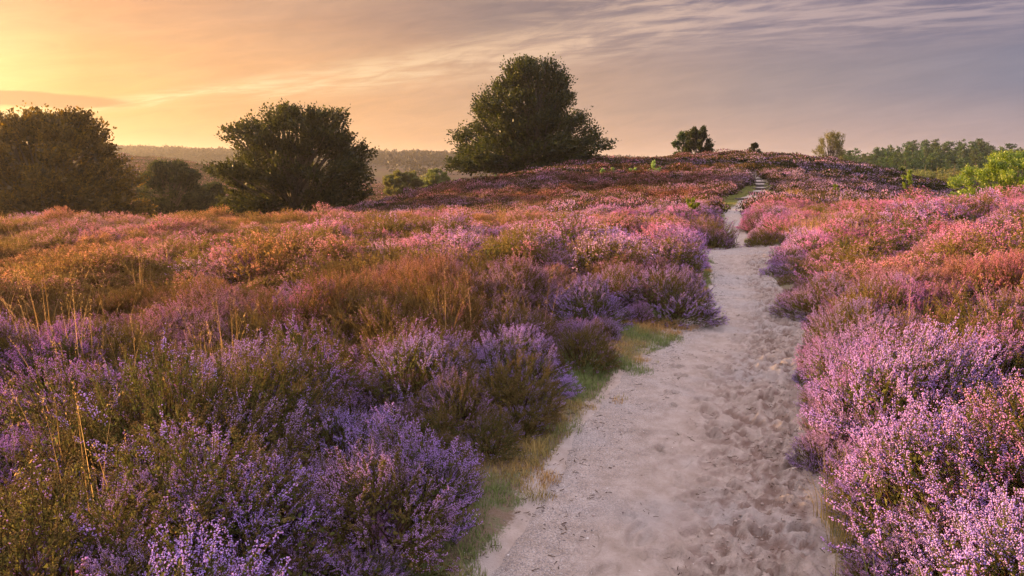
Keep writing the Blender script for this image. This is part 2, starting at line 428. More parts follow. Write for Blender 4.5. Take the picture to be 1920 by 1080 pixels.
def scatter(name, coll, pos, rotz, scale, idx, attrs, label, cat, tilt=None, kind='stuff'):
    n = len(pos)
    me = bpy.data.meshes.new(name); me.vertices.add(n)
    me.vertices.foreach_set('co', np.asarray(pos, np.float32).ravel())
    rot = np.zeros((n, 3), np.float32); rot[:, 2] = rotz
    if tilt is not None: rot[:, :2] = tilt
    sc = np.asarray(scale, np.float32)
    if sc.ndim == 1: sc = np.repeat(sc[:, None], 3, 1)
    a = me.attributes.new('irot', 'FLOAT_VECTOR', 'POINT'); a.data.foreach_set('vector', rot.ravel())
    a = me.attributes.new('iscale', 'FLOAT_VECTOR', 'POINT'); a.data.foreach_set('vector', sc.ravel())
    a = me.attributes.new('iidx', 'INT', 'POINT'); a.data.foreach_set('value', np.asarray(idx, np.int32))
    for k, v in attrs.items():
        a = me.attributes.new(k, 'FLOAT', 'POINT'); a.data.foreach_set('value', np.asarray(v, np.float32))
    o = bpy.data.objects.new(name, me); COL.objects.link(o)
    ng = bpy.data.node_groups.new(name, 'GeometryNodeTree')
    ng.interface.new_socket('Geometry', in_out='INPUT', socket_type='NodeSocketGeometry')
    ng.interface.new_socket('Geometry', in_out='OUTPUT', socket_type='NodeSocketGeometry')
    N = ng.nodes; L = ng.links
    gi = N.new('NodeGroupInput'); go = N.new('NodeGroupOutput')
    ci = N.new('GeometryNodeCollectionInfo'); ci.inputs[0].default_value = coll
    ci.inputs['Separate Children'].default_value = True; ci.inputs['Reset Children'].default_value = True
    ip = N.new('GeometryNodeInstanceOnPoints'); ip.inputs['Pick Instance'].default_value = True
    def na(nm, t):
        x = N.new('GeometryNodeInputNamedAttribute'); x.data_type = t; x.inputs[0].default_value = nm
        return x.outputs[0]
    L.new(gi.outputs[0], ip.inputs['Points']); L.new(ci.outputs[0], ip.inputs['Instance'])
    L.new(na('iidx', 'INT'), ip.inputs['Instance Index'])
    e2r = N.new('FunctionNodeEulerToRotation'); L.new(na('irot', 'FLOAT_VECTOR'), e2r.inputs[0])
    L.new(e2r.outputs[0], ip.inputs['Rotation']); L.new(na('iscale', 'FLOAT_VECTOR'), ip.inputs['Scale'])
    L.new(ip.outputs[0], go.inputs[0])
    md = o.modifiers.new('scatter', 'NODES'); md.node_group = ng
    o['label'] = label; o['category'] = cat; o['kind'] = kind
    return o

# ------------------------------------------------------------------ bloom fields
def zone(X, Y):
    """tint (0 lilac, 1 pink), bloom, rust for every point"""
    u = X/np.maximum(Y, 2)
    a = fbm(X*.55, Y*.55, 21, 3); b = fbm(X*1.1, Y*1.1, 31, 2); c = fbm(X*.25, Y*.25, 41, 3); e = vnoise(X*2.3, Y*2.3, 0, 51)
    right = np.clip((u-.28)/.12, 0, 1)
    R = np.sqrt(X*X+Y*Y)
    tint = .18+.5*np.clip((a-.35)*2, 0, 1)*np.clip((R-3)/9, .15, 1)+right*.26*np.clip((R-3)/4, 0, 1)+(e-.5)*.35
    bloom = .28+1.1*np.clip(b-.28, 0, 1)+.03*right+.25*(e-.5)
    bloom = bloom*np.where((u < -.0) & (R < 6), .85, 1)
    rust = np.clip((c-.42)*3.0, 0, 1)*.85
    rust = np.maximum(rust, np.clip((.5-b)*2.4, 0, .7)*.6)
    rust = rust*np.clip((R-3)/5, .12, 1)*(1-.45*right)
    far = np.clip((Y-22)/6, 0, 1)
    # summit and east flank of the hill is nearly pure mauve, its west side rust red
    west = np.clip((.30-u)/.1, 0, 1)*far
    east = np.clip((u-.28)/.06, 0, 1)*far
    tint = tint*(1-east*.75)+west*.15
    rust = np.where(Y > 104, .35, rust); bloom = np.where(Y > 104, .25, bloom)
    rust = rust*(1-east*.6)+west*.12
    left = np.clip((-.02-u)/.12, 0, 1)*np.clip((R-4.5)/3, 0, 1)*(1-far)
    rust = rust+left*(.22+.45*c); tint = tint+left*.2
    bloom = bloom*(1-.15*far)-.12*left
    d, side = path_d(X, Y)
    nearp = np.clip(1-(d-.1)/.9, 0, 1)*(1-far)
    tint = tint*(1-.75*nearp)+right*.04*(1-nearp)*(1-far)*np.clip((R-4)/4, 0, 1); bloom = bloom+.22*nearp; rust = rust*(1-.7*nearp)
    return np.clip(tint, 0, 1), np.clip(bloom, .04, 1), np.clip(rust, 0, 1)

# ------------------------------------------------------------------ distinct heather shrubs beside the path
SHR = [   # px, py of the base, radius m, height m, tint, bloom, rust, mesh, label
 (1262, 592, .56, .50, .10, .66, .05, 0, 'rounded lilac heather shrub bulging into the inner bend of the sand path'),
 (1108, 606, .52, .46, .12, .78, .0, 1, 'violet heather shrub behind the green verge, left of the one bulging into the path bend'),
 (965, 728, .42, .42, .06, .98, .0, 2, 'bright lilac heather shrub in full bloom overhanging the grassy verge'),
 (1092, 682, .33, .40, .20, .26, .15, 3, 'mostly green heather shrub with few violet tips beside the widest part of the mossy verge'),
 (858, 812, .36, .36, .12, .55, .22, 1, 'brownish heather shrub with violet tips at the near end of the mossy verge'),
 (1600, 672, .44, .46, .10, .70, .05, 2, 'broad purple heather shrub with slanting shoots at the right edge of the trampled sand'),
 (1545, 590, .55, .42, .14, .60, .08, 0, 'low spreading lilac heather shrub right of the path where it narrows in the bend'),
 (1436, 464, .46, .50, .16, .34, .20, 3, 'dark olive heather shrub with dull purple tips standing on the sand lip at the fork'),
 (1335, 464, .62, .62, .30, .60, .10, 1, 'tall pink topped heather shrub left of the narrow path behind the sand lip'),
 (1425, 430, .62, .50, .80, .85, .0, 2, 'magenta heather shrub overhanging the narrow path on its right side'),
 (1437, 378, .55, .38, .10, .90, .0, 1, 'small deep purple heather shrub at the foot of the log steps'),
 (655, 880, .40, .44, .04, .80, .0, 3, 'pale lavender heather shrub with upright spikes in the shaded left foreground'),
 (565, 618, .52, .46, .42, .80, .10, 0, 'pink heather shrub with sunlit tips in the middle of the left moor'),
 (872, 525, .62, .50, .60, .85, .08, 2, 'pink crested heather shrub on the small rise left of the path'),
]
SHR_POS = []
for s in SHR:
    x, y, z = hit(s[0], s[1]); SHR_POS.append((x, y, z, s[2]))
SP_ = np.array(SHR_POS)
def shrub_clear(X, Y, k=.85):
    keep = np.ones(len(X), bool)
    for (x, y, z, r) in SHR_POS:
        keep &= ((X-x)**2+(Y-y)**2) > (r*k)**2
    return keep

shr_meshes = [heather_clump('shrub', 101, .5, .5, 430, 0, sprigs=SPR0+SPR0L[:6]).mesh('heather_shrub', HM),
              heather_clump('shrub', 102, .5, .5, 430, 0, sprigs=SPR0L+SPR0[:5]).mesh('heather_shrub', HM),
              heather_clump('shrub', 103, .5, .5, 470, 0, sprigs=SPR0L, lean=(.15, -.1)).mesh('heather_shrub', HM),
              heather_clump('shrub', 104, .5, .5, 420, 0, sprigs=SPR0).mesh('heather_shrub', HM)]
for s, p in zip(SHR, SHR_POS):
    o = bpy.data.objects.new('heather_shrub', shr_meshes[s[7]]); COL.objects.link(o)
    o.location = (p[0], p[1], p[2]-.01); o.rotation_euler = (0, 0, RNG.uniform(0, 6))
    o.scale = (s[2]*2, s[2]*2*RNG.uniform(.9, 1.1), s[3]*2*.92)
    o['label'] = s[8]; o['category'] = 'heather shrub'; o['group'] = 'heather shrubs along the sand path'
    o['tint'] = float(s[4]); o['bloom'] = float(s[5]); o['rust'] = float(s[6])

# ------------------------------------------------------------------ heather moor (ground cover)
def jitter_grid(y0, y1, sp, umin=-1.15, umax=1.0, xpad=1.5):
    out = []
    y = y0
    while y < y1:
        xa, xb = umin*y-xpad, umax*y+xpad
        n = int((xb-xa)/sp)
        out.append(np.stack([np.linspace(xa, xb, n)+RNG.uniform(-.5, .5, n)*sp, y+RNG.uniform(-.5, .5, n)*sp], -1))
        y += sp*.92
    return np.concatenate(out)
def moor_mask(P, pad):
    d, side = path_d(P[:, 0], P[:, 1])
    w = verge_w(P[:, 1], side)+pad*np.where(side > 0, np.interp(P[:, 1], [2.5, 4, 5.5, 26, 30], [.65, .9, 1.2, 1.1, 1.5]), np.interp(P[:, 1], [20, 30], [.9, 1.5]))+.10*(vnoise(P[:, 0]*2.1, P[:, 1]*2.1, 0, 77)-.5)
    k = d > w
    k &= shrub_clear(P[:, 0], P[:, 1])
    return k & ((P[:, 0]**2+P[:, 1]**2) > 1.35**2)
def make_moor(name, meshes, P, s0, s1, label, hz=(.8, 1.25), pad=.16, tilt=.12):
    P = P[moor_mask(P, pad)]
    X, Y = P[:, 0], P[:, 1]; n = len(X)
    tint, bloom, rust = zone(X, Y)
    d, side = path_d(X, Y)
    M = np.clip((fbm(X*.95, Y*.95, 93, 2)-.5)*2.3+.5, 0, 1); M2 = np.clip((fbm(X*.33, Y*.33, 94, 2)-.5)*2.2+.5, 0, 1)
    M = .65*M+.35*M2
    keepm = RNG.random(n) < np.clip(.55+M*1.6, 0, 1)
    X, Y, tint, bloom, rust, d, side, M = (q[keepm] for q in (X, Y, tint, bloom, rust, d, side, M)); n = len(X)
    bloom = bloom+(M-.45)*.35
    sc = RNG.uniform(s0, s1, n); big = fbm(X*.8, Y*.8, 91, 2)
    sz = sc*(hz[0]+(hz[1]-hz[0])*big*1.1)*np.clip(.8+d*.4, .7, 1)*(.58+.90*M)*np.interp(np.hypot(X, Y), [0, 3, 6, 12, 22, 45, 80], [.78, .86, .96, .78, .72, .8, .75])
    sc = sc*(.85+.35*M)
    pos = np.stack([X, Y, ground_h(X, Y)-.015+.22*np.clip(M-.35, 0, 1)*np.clip(d/.8, 0, 1)*np.interp(np.hypot(X, Y), [0, 7, 12], [1, .8, .35])], -1)
    coll = source_collection(name, meshes)
    return scatter(name, coll, pos, RNG.uniform(0, 2*PI, n), np.stack([sc, sc, sz], -1), (np.where(RNG.random(n) < np.where(X/np.maximum(Y, 1) > .22, .9, .25), RNG.integers(0, 4, n)*2, RNG.integers(0, 4, n)*2+1) if len(meshes) == 8 else RNG.integers(0, len(meshes), n)),
                   dict(tint=np.clip(tint+RNG.normal(0, .16, n), 0, 1), bloom=np.clip(bloom+RNG.normal(0, .22, n), .02, 1), rust=np.clip(rust+RNG.normal(0, .14, n), 0, 1)),
                   label, 'heather', tilt=RNG.normal(0, tilt, (n, 2)))
near_m = [heather_clump('h', 200+i, .34, .42, 250, 0, sprigs=(SPR0 if i % 2 else SPR0L), lean=((-.15, .05) if i % 2 == 0 else (0, 0))).mesh('heather_clump', HM) for i in range(8)]
mid_m = [heather_clump('h', 300+i, .42, .44, 300, 1, sprigs=SPR1).mesh('heather_clump', HM) for i in range(7)]
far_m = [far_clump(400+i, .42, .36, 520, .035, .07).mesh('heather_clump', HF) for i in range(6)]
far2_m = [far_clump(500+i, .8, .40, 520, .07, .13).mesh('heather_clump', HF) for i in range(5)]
P = jitter_grid(.6, 9.0, .26); P = P[np.hypot(P[:, 0], P[:, 1]) < 9.2]
make_moor('heather_moor', near_m[:4], P, .36, .60, 'short young heather filling the gaps between the near bushes', pad=.05)
P = jitter_grid(8, 26, .36, -1.2, 1.1); P = P[np.hypot(P[:, 0], P[:, 1]) >= 9.2]
make_moor('heather_moor', mid_m[:4], P, .40, .62, 'short heather filling the gaps between the bushes farther out', pad=.10)
P = jitter_grid(.6, 9.0, .44); P = P[np.hypot(P[:, 0], P[:, 1]) < 9.2]
make_moor('heather_moor', near_m, P, .8, 1.25, 'purple and brown heather carpeting the ground on both sides of the sand path', pad=.24)
P = jitter_grid(.6, 24, .54, -1.25, 1.1); P = P[np.hypot(P[:, 0], P[:, 1]) >= 9.2]
make_moor('heather_moor', mid_m, P, .8, 1.35, 'sunlit pink and rust heather across the middle of the moor', hz=(.75, 1.3), pad=.36)
P = jitter_grid(24, 46, .52, -1.1, .95)
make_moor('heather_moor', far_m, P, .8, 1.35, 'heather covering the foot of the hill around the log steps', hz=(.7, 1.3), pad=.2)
P = jitter_grid(105, 290, 3.0, -1.0, .02)
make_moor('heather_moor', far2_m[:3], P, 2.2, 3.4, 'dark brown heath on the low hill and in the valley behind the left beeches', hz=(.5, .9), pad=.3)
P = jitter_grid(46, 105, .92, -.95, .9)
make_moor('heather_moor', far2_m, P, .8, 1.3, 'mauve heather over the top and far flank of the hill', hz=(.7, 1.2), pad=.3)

# ------------------------------------------------------------------ ground sheet
def grid_mesh(name, X, Y, Z, mats, attrs=None):
    ny, nx = X.shape
    v = np.stack([X, Y, Z], -1).reshape(-1, 3)
    i = np.arange(ny*nx).reshape(ny, nx)
    q = np.stack([i[:-1, :-1], i[:-1, 1:], i[1:, 1:], i[1:, :-1]], -1).reshape(-1, 4)
    me = bpy.data.meshes.new(name)
    me.vertices.add(len(v)); me.vertices.foreach_set('co', v.astype(np.float32).ravel())
    me.loops.add(len(q)*4); me.loops.foreach_set('vertex_index', q.astype(np.int32).ravel())
    me.polygons.add(len(q)); me.polygons.foreach_set('loop_start', np.arange(0, len(q)*4, 4, dtype=np.int32))
    me.polygons.foreach_set('use_smooth', np.ones(len(q), bool))
    for mt in mats: me.materials.append(mt)
    for k, a in (attrs or {}).items():
        at = me.attributes.new(k, 'FLOAT', 'POINT'); at.data.foreach_set('value', a.astype(np.float32).ravel())
    me.update(calc_edges=True)
    o = bpy.data.objects.new(name, me); COL.objects.link(o)
    return o

rows = list(np.arange(-8, 1, .35))+list(np.arange(1, 16, .085))
y = 16
while y < 4500: rows.append(y); y *= 1.017
rows = np.array(rows)
us = np.linspace(-1.75, 1.75, 430)
Yg = np.repeat(rows[:, None], len(us), 1)
Xg = us[None]*(np.maximum(Yg, 0)*.93+9)
Zg = ground_h(Xg, Yg)
dg, sg = path_d(Xg, Yg)
# sand near the path, ragged
wv = verge_w(Yg, sg)
sandy = 1-np.clip((dg+.02)/np.maximum(.05+.55*wv+.9*wv*(fbm(Xg*3, Yg*3, 61, 3)-.45), .02), 0, 1)
m_ground, nt = mat('moor_soil')
geo = nt.n('ShaderNodeNewGeometry').outputs['Position']
sa = attr(nt, 'sandy', 'GEOMETRY')
n1 = nt.noise(geo, 9, 6, .65); n2 = nt.noise(geo, 60, 4, .7); n3 = nt.noise(geo, .9, 4, .6); n4 = nt.noise(geo, .02, 4, .6)
moss = nt.mix(nt.rng(n1, .42, .66), (.17, .12, .08), (.12, .135, .06))
moss = nt.mix(nt.rng(n2, .45, .7), moss, (.20, .15, .12))
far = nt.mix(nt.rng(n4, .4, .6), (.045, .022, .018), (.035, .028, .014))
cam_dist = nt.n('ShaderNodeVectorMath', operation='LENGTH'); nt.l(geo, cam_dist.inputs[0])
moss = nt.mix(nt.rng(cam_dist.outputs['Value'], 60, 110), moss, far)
def sand_col(nt, geo, n1, n2, n3):
    c = nt.mix(nt.rng(n1, .3, .7), (.315, .25, .20), (.43, .355, .30))
    c = nt.mix(nt.math('MULTIPLY', nt.rng(n3, .45, .62), .5), c, (.35, .325, .31))
    c = nt.mix(nt.math('MULTIPLY', nt.rng(n2, .60, .72), .65), c, (.20, .165, .15))
    return c
sand = sand_col(nt, geo, n1, n2, n3)
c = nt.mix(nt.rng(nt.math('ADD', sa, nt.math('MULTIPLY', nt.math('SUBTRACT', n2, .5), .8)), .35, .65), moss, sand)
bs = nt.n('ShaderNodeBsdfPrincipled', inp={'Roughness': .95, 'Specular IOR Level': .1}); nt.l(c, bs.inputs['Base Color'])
bp = nt.n('ShaderNodeBump', inp={'Strength': .6, 'Distance': .02, 'Height': n2}); nt.l(bp.outputs[0], bs.inputs['Normal'])
out = nt.n('ShaderNodeOutputMaterial'); nt.l(bs.outputs[0], out.inputs[0])
gr = grid_mesh('ground', Xg, Yg, Zg, [m_ground], dict(sandy=sandy)); gr['kind'] = 'structure'
gr['label'] = 'rolling moorland soil with mossy edges under the heather'; gr['category'] = 'ground'

# ------------------------------------------------------------------ sand path
rows = [1.2]
while rows[-1] < 63:
    y = rows[-1]; rows.append(y+max(.013, .0042*y if y < 14 else .012*y*.6))
rows = np.array(rows); NT_ = 130
t = np.linspace(-.06, 1.06, NT_)
l, r = path_lr(rows)
Yp = np.repeat(rows[:, None], NT_, 1); Xp = l[:, None]+(r-l)[:, None]*t[None]
Xp = Xp+np.clip(1-t[None]/.25, 0, 1)*.26*(fbm(Yp*2.2, Yp*0, 71, 5)-.5)+np.clip((t[None]-.8)/.2, 0, 1)*.10*(fbm(Yp*2.2, Yp*0, 72, 5)-.5)
rgp = np.random.default_rng(5)
tt = (Xp-l[:, None])/(r-l)[:, None]
churn = np.clip((tt-.42+.25*(fbm(Yp*.8, Xp*.8, 81, 3)-.5))/.25, 0, 1)*np.clip((1.0-tt)/.06, 0, 1)
near = np.clip((15-Yp)/3, 0, 1)
rel = .010*(fbm(Xp*7, Yp*7, 82, 4)-.5)+.004*(fbm(Xp*28, Yp*28, 83, 2)-.5)
ch = fbm(Xp*9, Yp*9, 84, 4); ch2 = fbm(Xp*22, Yp*22, 85, 3)
rel = rel+churn*(.085*(np.abs(ch-.5)*2-.25)+.045*(ch2-.5))
# shoe and hoof prints pressed into the sand
imp = np.zeros_like(Xp); col_shade = np.zeros_like(Xp)
for k in range(330):
    yy = 2.0+12*rgp.random()**1.25
    tb = rgp.beta(4.2, 2.0) if k % 4 else rgp.uniform(.25, .9)
    la, ra = path_lr(yy); xx = la+(ra-la)*min(tb, .95)
    sel = slice(np.searchsorted(rows, yy-.3), np.searchsorted(rows, yy+.3))
    dx = Xp[sel]-xx; dy = Yp[sel]-yy
    a = rgp.normal(-.15, .35) if rgp.random() < .7 else rgp.uniform(0, PI)
    ca, sa_ = math.cos(a), math.sin(a)
    U = dx*ca+dy*sa_; V = -dx*sa_+dy*ca
    if k % 3: A, B, dep = .050, .125, rgp.uniform(.009, .020)
    else: A, B, dep = .050, .055, rgp.uniform(.014, .034)
    q = np.sqrt((U/A)**2+(V/B)**2)+.22*(ch[sel]-.5)
    bowl = -dep*np.clip((1.08-q)/.22, 0, 1)
    rim = dep*.55*np.exp(-((q-1.25)/.16)**2)
    imp[sel] = np.where(q < 1.5, imp[sel]*.35+bowl+rim, imp[sel])
rel = (rel+imp)*near+(1-near)*.01*(ch-.5)
tc_ = np.repeat(t[None], len(rows), 0); edge = np.clip(np.minimum(tc_+.06, 1.06-tc_)/.12, 0, 1)
Zp = path_z(Xp, Yp)+rel*edge+.004-(1-edge)**2*.05
m_sand, nt = mat('path_sand')
geo = nt.n('ShaderNodeNewGeometry').outputs['Position']
n1 = nt.noise(geo, 9, 6, .65); n2 = nt.noise(geo, 120, 3, .7); n3 = nt.noise(geo, .9, 4, .6)
sand = sand_col(nt, geo, n1, n2, n3)
ga = attr(nt, 'gravel', 'GEOMETRY')
vor = nt.n('ShaderNodeTexVoronoi', inp={'Scale': 190.0, 'Vector': geo}); vc = nt.n('ShaderNodeSeparateColor'); nt.l(vor.outputs['Color'], vc.inputs[0])
grav = nt.mix(nt.rng(vc.outputs[0], .62, .72), sand, (.15, .14, .15))
grav = nt.mix(nt.rng(vc.outputs[1], .85, .9), grav, (.50, .46, .43))
sand = nt.mix(nt.math('MULTIPLY', ga, .6), sand, grav)
sand = nt.mix(nt.math('MULTIPLY', attr(nt, 'hollow_shade', 'GEOMETRY'), .95), sand, (.20, .135, .105))
bs = nt.n('ShaderNodeBsdfPrincipled', inp={'Roughness': .92, 'Specular IOR Level': .15}); nt.l(sand, bs.inputs['Base Color'])
hgt = nt.math('ADD', nt.math('MULTIPLY', n2, .5), n1)
bp = nt.n('ShaderNodeBump', inp={'Strength': 1.0, 'Distance': .018, 'Height': hgt}); nt.l(bp.outputs[0], bs.inputs['Normal'])
out = nt.n('ShaderNodeOutputMaterial'); nt.l(bs.outputs[0], out.inputs[0])
gravel = np.clip((.45-tt)/.3+.9*(fbm(Xp*2.2, Yp*2.2, 86, 3)-.5), 0, 1)
hollow_shade = np.clip(churn*np.clip((ch2-.42)*6, 0, 1)*np.clip(-(rel)*45+.8, 0, 1), 0, 1)*near  # shade in the churned hollows, painted as a darker sand colour
pa = grid_mesh('path', Xp, Yp, Zp, [m_sand], dict(gravel=gravel, hollow_shade=hollow_shade)); pa['kind'] = 'structure'
pa['label'] = 'pale trampled sand path winding through the heather up to the hill'; pa['category'] = 'path'

# ------------------------------------------------------------------ log steps
m_wood, nt = mat('weathered_wood')
geo = nt.n('ShaderNodeTexCoord').outputs['Object']
mp = nt.n('ShaderNodeMapping', inp={'Scale': (2.0, 30.0, 30.0)}); nt.l(geo, mp.inputs[0])
n = nt.noise(mp.outputs[0], 3, 5, .65)
c = nt.mix(n, (.035, .026, .02), (.14, .11, .09))
bs = nt.n('ShaderNodeBsdfPrincipled', inp={'Roughness': .9}); nt.l(c, bs.inputs['Base Color'])
bp = nt.n('ShaderNodeBump', inp={'Strength': .8, 'Distance': .01, 'Height': n}); nt.l(bp.outputs[0], bs.inputs['Normal'])
out = nt.n('ShaderNodeOutputMaterial'); nt.l(bs.outputs[0], out.inputs[0])
ords = ['lowest wooden step of the flight up the hill', 'second wooden step from the bottom of the hill flight', 'third wooden step from the bottom of the hill flight',
        'middle wooden step of the flight of seven up the hill', 'third wooden step from the top of the hill flight', 'second wooden step from the top of the hill flight',
        'topmost wooden step, where the sand path narrows on the hill']
for k, ys in enumerate(STEPS):
    la, ra = path_lr(np.array([ys])); la, ra = float(la[0]), float(ra[0])
    if k == 0: la -= .04; ra += .02
    rg = np.random.default_rng(900+k)
    xs = np.linspace(la-.06, ra+.06, 12); ztop = float(path_z(np.array([(la+ra)/2]), np.array([ys+.02]))[0])
    mb = MB(); v = []
    prof = [(-.055, -.16), (-.062, .0), (-.045, .022), (.03, .026), (.05, .005), (.05, -.16)]
    for i, x in enumerate(xs):
        w = rg.normal(0, .004)
        for (a, b) in prof: v.append((x-(la+ra)/2, a+w+.01*math.sin(x*3+k), b+w+.006*math.sin(x*5+k)))
    f = []; n_ = len(prof)
    for i in range(len(xs)-1):
        for j in range(n_):
            p, q = i*n_+j, i*n_+(j+1) % n_
            f += [(p, q+n_, q), (p, p+n_, q+n_)]
    for i in range(1, n_-1): f += [(0, i, i+1), ((len(xs)-1)*n_, (len(xs)-1)*n_+i+1, (len(xs)-1)*n_+i)]
    mb.add(v, f, 0, .5)
    o = mb.obj('log_step', [m_wood]); o.location = ((la+ra)/2, ys, ztop+.012)
    o['label'] = ords[k]; o['category'] = 'step'; o['group'] = 'log steps climbing the hill'

# ------------------------------------------------------------------ grasses
m_grass, nt = mat('grass_blade')
rn = attr(nt, 'rnd', 'GEOMETRY'); ti = attr(nt, 'tint')
c = nt.mix(rn, (.14, .20, .06), (.28, .33, .12))
c = nt.mix(ti, c, nt.mix(rn, (.36, .19, .06), (.72, .46, .19)))
leafy_shader(nt, c, .4)
def tuft(seed, n, h0, h1, R, w, curl=.5, heads=0.0, seg=3):
    rng = np.random.default_rng(seed); mb = MB()
    for k in range(n):
        a = rng.uniform(0, 2*PI); rr = R*math.sqrt(rng.random()); L = rng.uniform(h0, h1)
        b = np.array([math.cos(a)*rr, math.sin(a)*rr, 0]); a2 = a+rng.normal(0, .7)
        d = np.array([math.cos(a2), math.sin(a2), 0]); cu = rng.uniform(.1, 1)*curl
        q = np.linspace(0, 1, seg+1)
        p = b+np.outer(q*(1-.3*cu*q), [0, 0, L])+np.outer(q**2*cu*L*.8, d)
        sd = np.array([-d[1], d[0], 0])*w/2*rng.uniform(.7, 1.2)
        wd = (1-q**1.6)[:, None]*.95+.05
        v = np.concatenate([p-sd*wd, p+sd*wd]); m = seg+1
        f = []
        for i in range(seg): f += [(i, i+m, i+m+1), (i, i+m+1, i+1)]
        mb.add(v, f, 0, rng.random())
        if rng.random() < heads:
            hn = rng.integers(9, 22); pos = p[-1]+(p[-1]-p[-2])*rng.uniform(-.8, .25, hn)[:, None]+rng.normal(0, .004, (hn, 3))
            scatter_shape(mb, LEAF_V, LEAF_F, pos, (p[-1]-p[-2])[None]/L*8+rng.normal(0, .5, (hn, 3)), np.array([[.0028, .003, .011]])*rng.uniform(.7, 1.3, (hn, 1)), rng, 0, rng.uniform(.6, 1, hn))
    return mb.mesh('grass_tuft', [m_grass])
verge_t = [tuft(600+i, 34, .010, .045+.03*(i == 4)+.015*(i == 3), .05, .0042, .95) for i in range(5)]
# mossy verge beside the sand
P = jitter_grid(1.5, 15, .05, -.35, .62, 0); d, side = path_d(P[:, 0], P[:, 1])
w = verge_w(P[:, 1], side)
nz = (fbm(P[:, 0]*2.6, P[:, 1]*2.6, 95, 4)-.5)*1.5+.46; fine = fbm(P[:, 0]*9, P[:, 1]*9, 96, 3)
k = (d > -.16) & (d < w+.30) & (nz*.6+fine*.4 > .50-.26*np.clip((d-.03)/(w*.5+.05), -.55, 1)) & (w > .045)
k &= RNG.random(len(P)) < np.clip(1.15-P[:, 1]/40, .3, 1)
P = P[k]; n = len(P)
scatter('grass_verge', source_collection('verge_tuft', verge_t), np.stack([P[:, 0], P[:, 1], np.where(path_d(P[:, 0], P[:, 1])[0] < .02, np.maximum(path_z(P[:, 0], P[:, 1])-.004, ground_h(P[:, 0], P[:, 1])-.006), ground_h(P[:, 0], P[:, 1])-.006)], -1), RNG.uniform(0, 6.28, n),
        RNG.uniform(.6, 1.3, n)*np.clip(.5+fbm(P[:, 0]*1.5, P[:, 1]*1.5, 97, 2), .5, 1.3), RNG.integers(0, 5, n),
        dict(tint=np.clip((fbm(P[:, 0]*2, P[:, 1]*2, 98, 3)-.44)*4+RNG.normal(0, .12, n), .0, .9)),
        'short green and brown grass along the edge of the sand path', 'grass')
P = jitter_grid(15, 40, .16, .2, .5, 0); d, side = path_d(P[:, 0], P[:, 1]); w = verge_w(P[:, 1], side)
k = (d > .0) & (d < w+.25) & (w > .08); P = P[k]; n = len(P)
far_t = [tuft(620+i, 60, .03, .09, .16, .014, .7) for i in range(3)]
scatter('grass_verge', source_collection('slope_tuft', far_t), np.stack([P[:, 0], P[:, 1], ground_h(P[:, 0], P[:, 1])-.01], -1), RNG.uniform(0, 6.28, n),
        RNG.uniform(.7, 1.2, n), RNG.integers(0, 3, n), dict(tint=RNG.uniform(0, .35, n)),
        'pale green turf beside the lowest log steps', 'grass')
# long grass arching over the right edge
P = jitter_grid(2.4, 3.7, .11, .2, .62, 0); d, side = path_d(P[:, 0], P[:, 1])
k = (side > 0) & (d > -.0) & (d < .12); P = P[k]; n = len(P)
arch = [tuft(640+i, 22, .12, .26, .05, .0036, .8, seg=5) for i in range(3)]
scatter('long_grass', source_collection('arch_tuft', arch), np.stack([P[:, 0], P[:, 1], ground_h(P[:, 0], P[:, 1])-.01], -1), RNG.uniform(0, 6.28, n),
        RNG.uniform(.7, 1.2, n), RNG.integers(0, 3, n), dict(tint=RNG.uniform(0, .6, n)),
        'fresh green grass blades under the heather at the right path edge', 'grass')
# dry golden grass in the heather
dry = [tuft(660+i, 10, .45, .95, .14, .0036, .6, heads=.8, seg=6) for i in range(6)]
P = jitter_grid(1.8, 9, .30, -1.0, .9)
u = P[:, 0]/P[:, 1]; R = np.hypot(P[:, 0], P[:, 1]); dn = fbm(P[:, 0]*.7, P[:, 1]*.7, 99, 3)
pr = np.where((u < -.42) & (R > 2.6) & (R < 6.5), np.clip(.95+u*.0, 0, 1)*np.clip((dn-.3)*4, .2, .75), np.clip((dn-.60)*1.5, .008, .2))
pr = np.where((R < 2.9) & (u > -.5), pr*.2, pr)
k = (RNG.random(len(P)) < pr) & moor_mask(P, .25); P = P[k]; n = len(P)
scatter('dry_grass', source_collection('dry_tuft', dry), np.stack([P[:, 0], P[:, 1], ground_h(P[:, 0], P[:, 1])], -1), RNG.uniform(0, 6.28, n),
        RNG.uniform(.75, 1.1, n), RNG.integers(0, 6, n), dict(tint=RNG.uniform(.85, 1.0, n)),
        'thin golden grass stalks rising out of the near heather', 'grass')
dry2 = [tuft(680+i, 46, .22, .55, .22, .007, .45, heads=.25, seg=3) for i in range(4)]
P = jitter_grid(8.5, 40, .42, -.95, .9)
dn = fbm(P[:, 0]*.38, P[:, 1]*.38, 100, 3); u = P[:, 0]/P[:, 1]
gold = np.exp(-(((u-.42)/.07)**2+((P[:, 1]-15)/3.0)**2))
band = np.exp(-(((P[:, 1]-31)/3.5)**2))*np.clip((.3-u)*4, 0, 1)
pr = np.clip((dn-.48)*2.0, 0, .5)*np.where(u < .15, 1, .6)+gold*.9+band*.5
k = (RNG.random(len(P)) < pr) & moor_mask(P, .3); P = P[k]; n = len(P)
scatter('dry_grass', source_collection('tawny_tuft', dry2), np.stack([P[:, 0], P[:, 1], ground_h(P[:, 0], P[:, 1])], -1), RNG.uniform(0, 6.28, n),
        RNG.uniform(.75, 1.15, n), RNG.integers(0, 4, n), dict(tint=RNG.uniform(.6, 1.0, n)),
        'tawny grass standing between the heather farther out on the moor', 'grass')

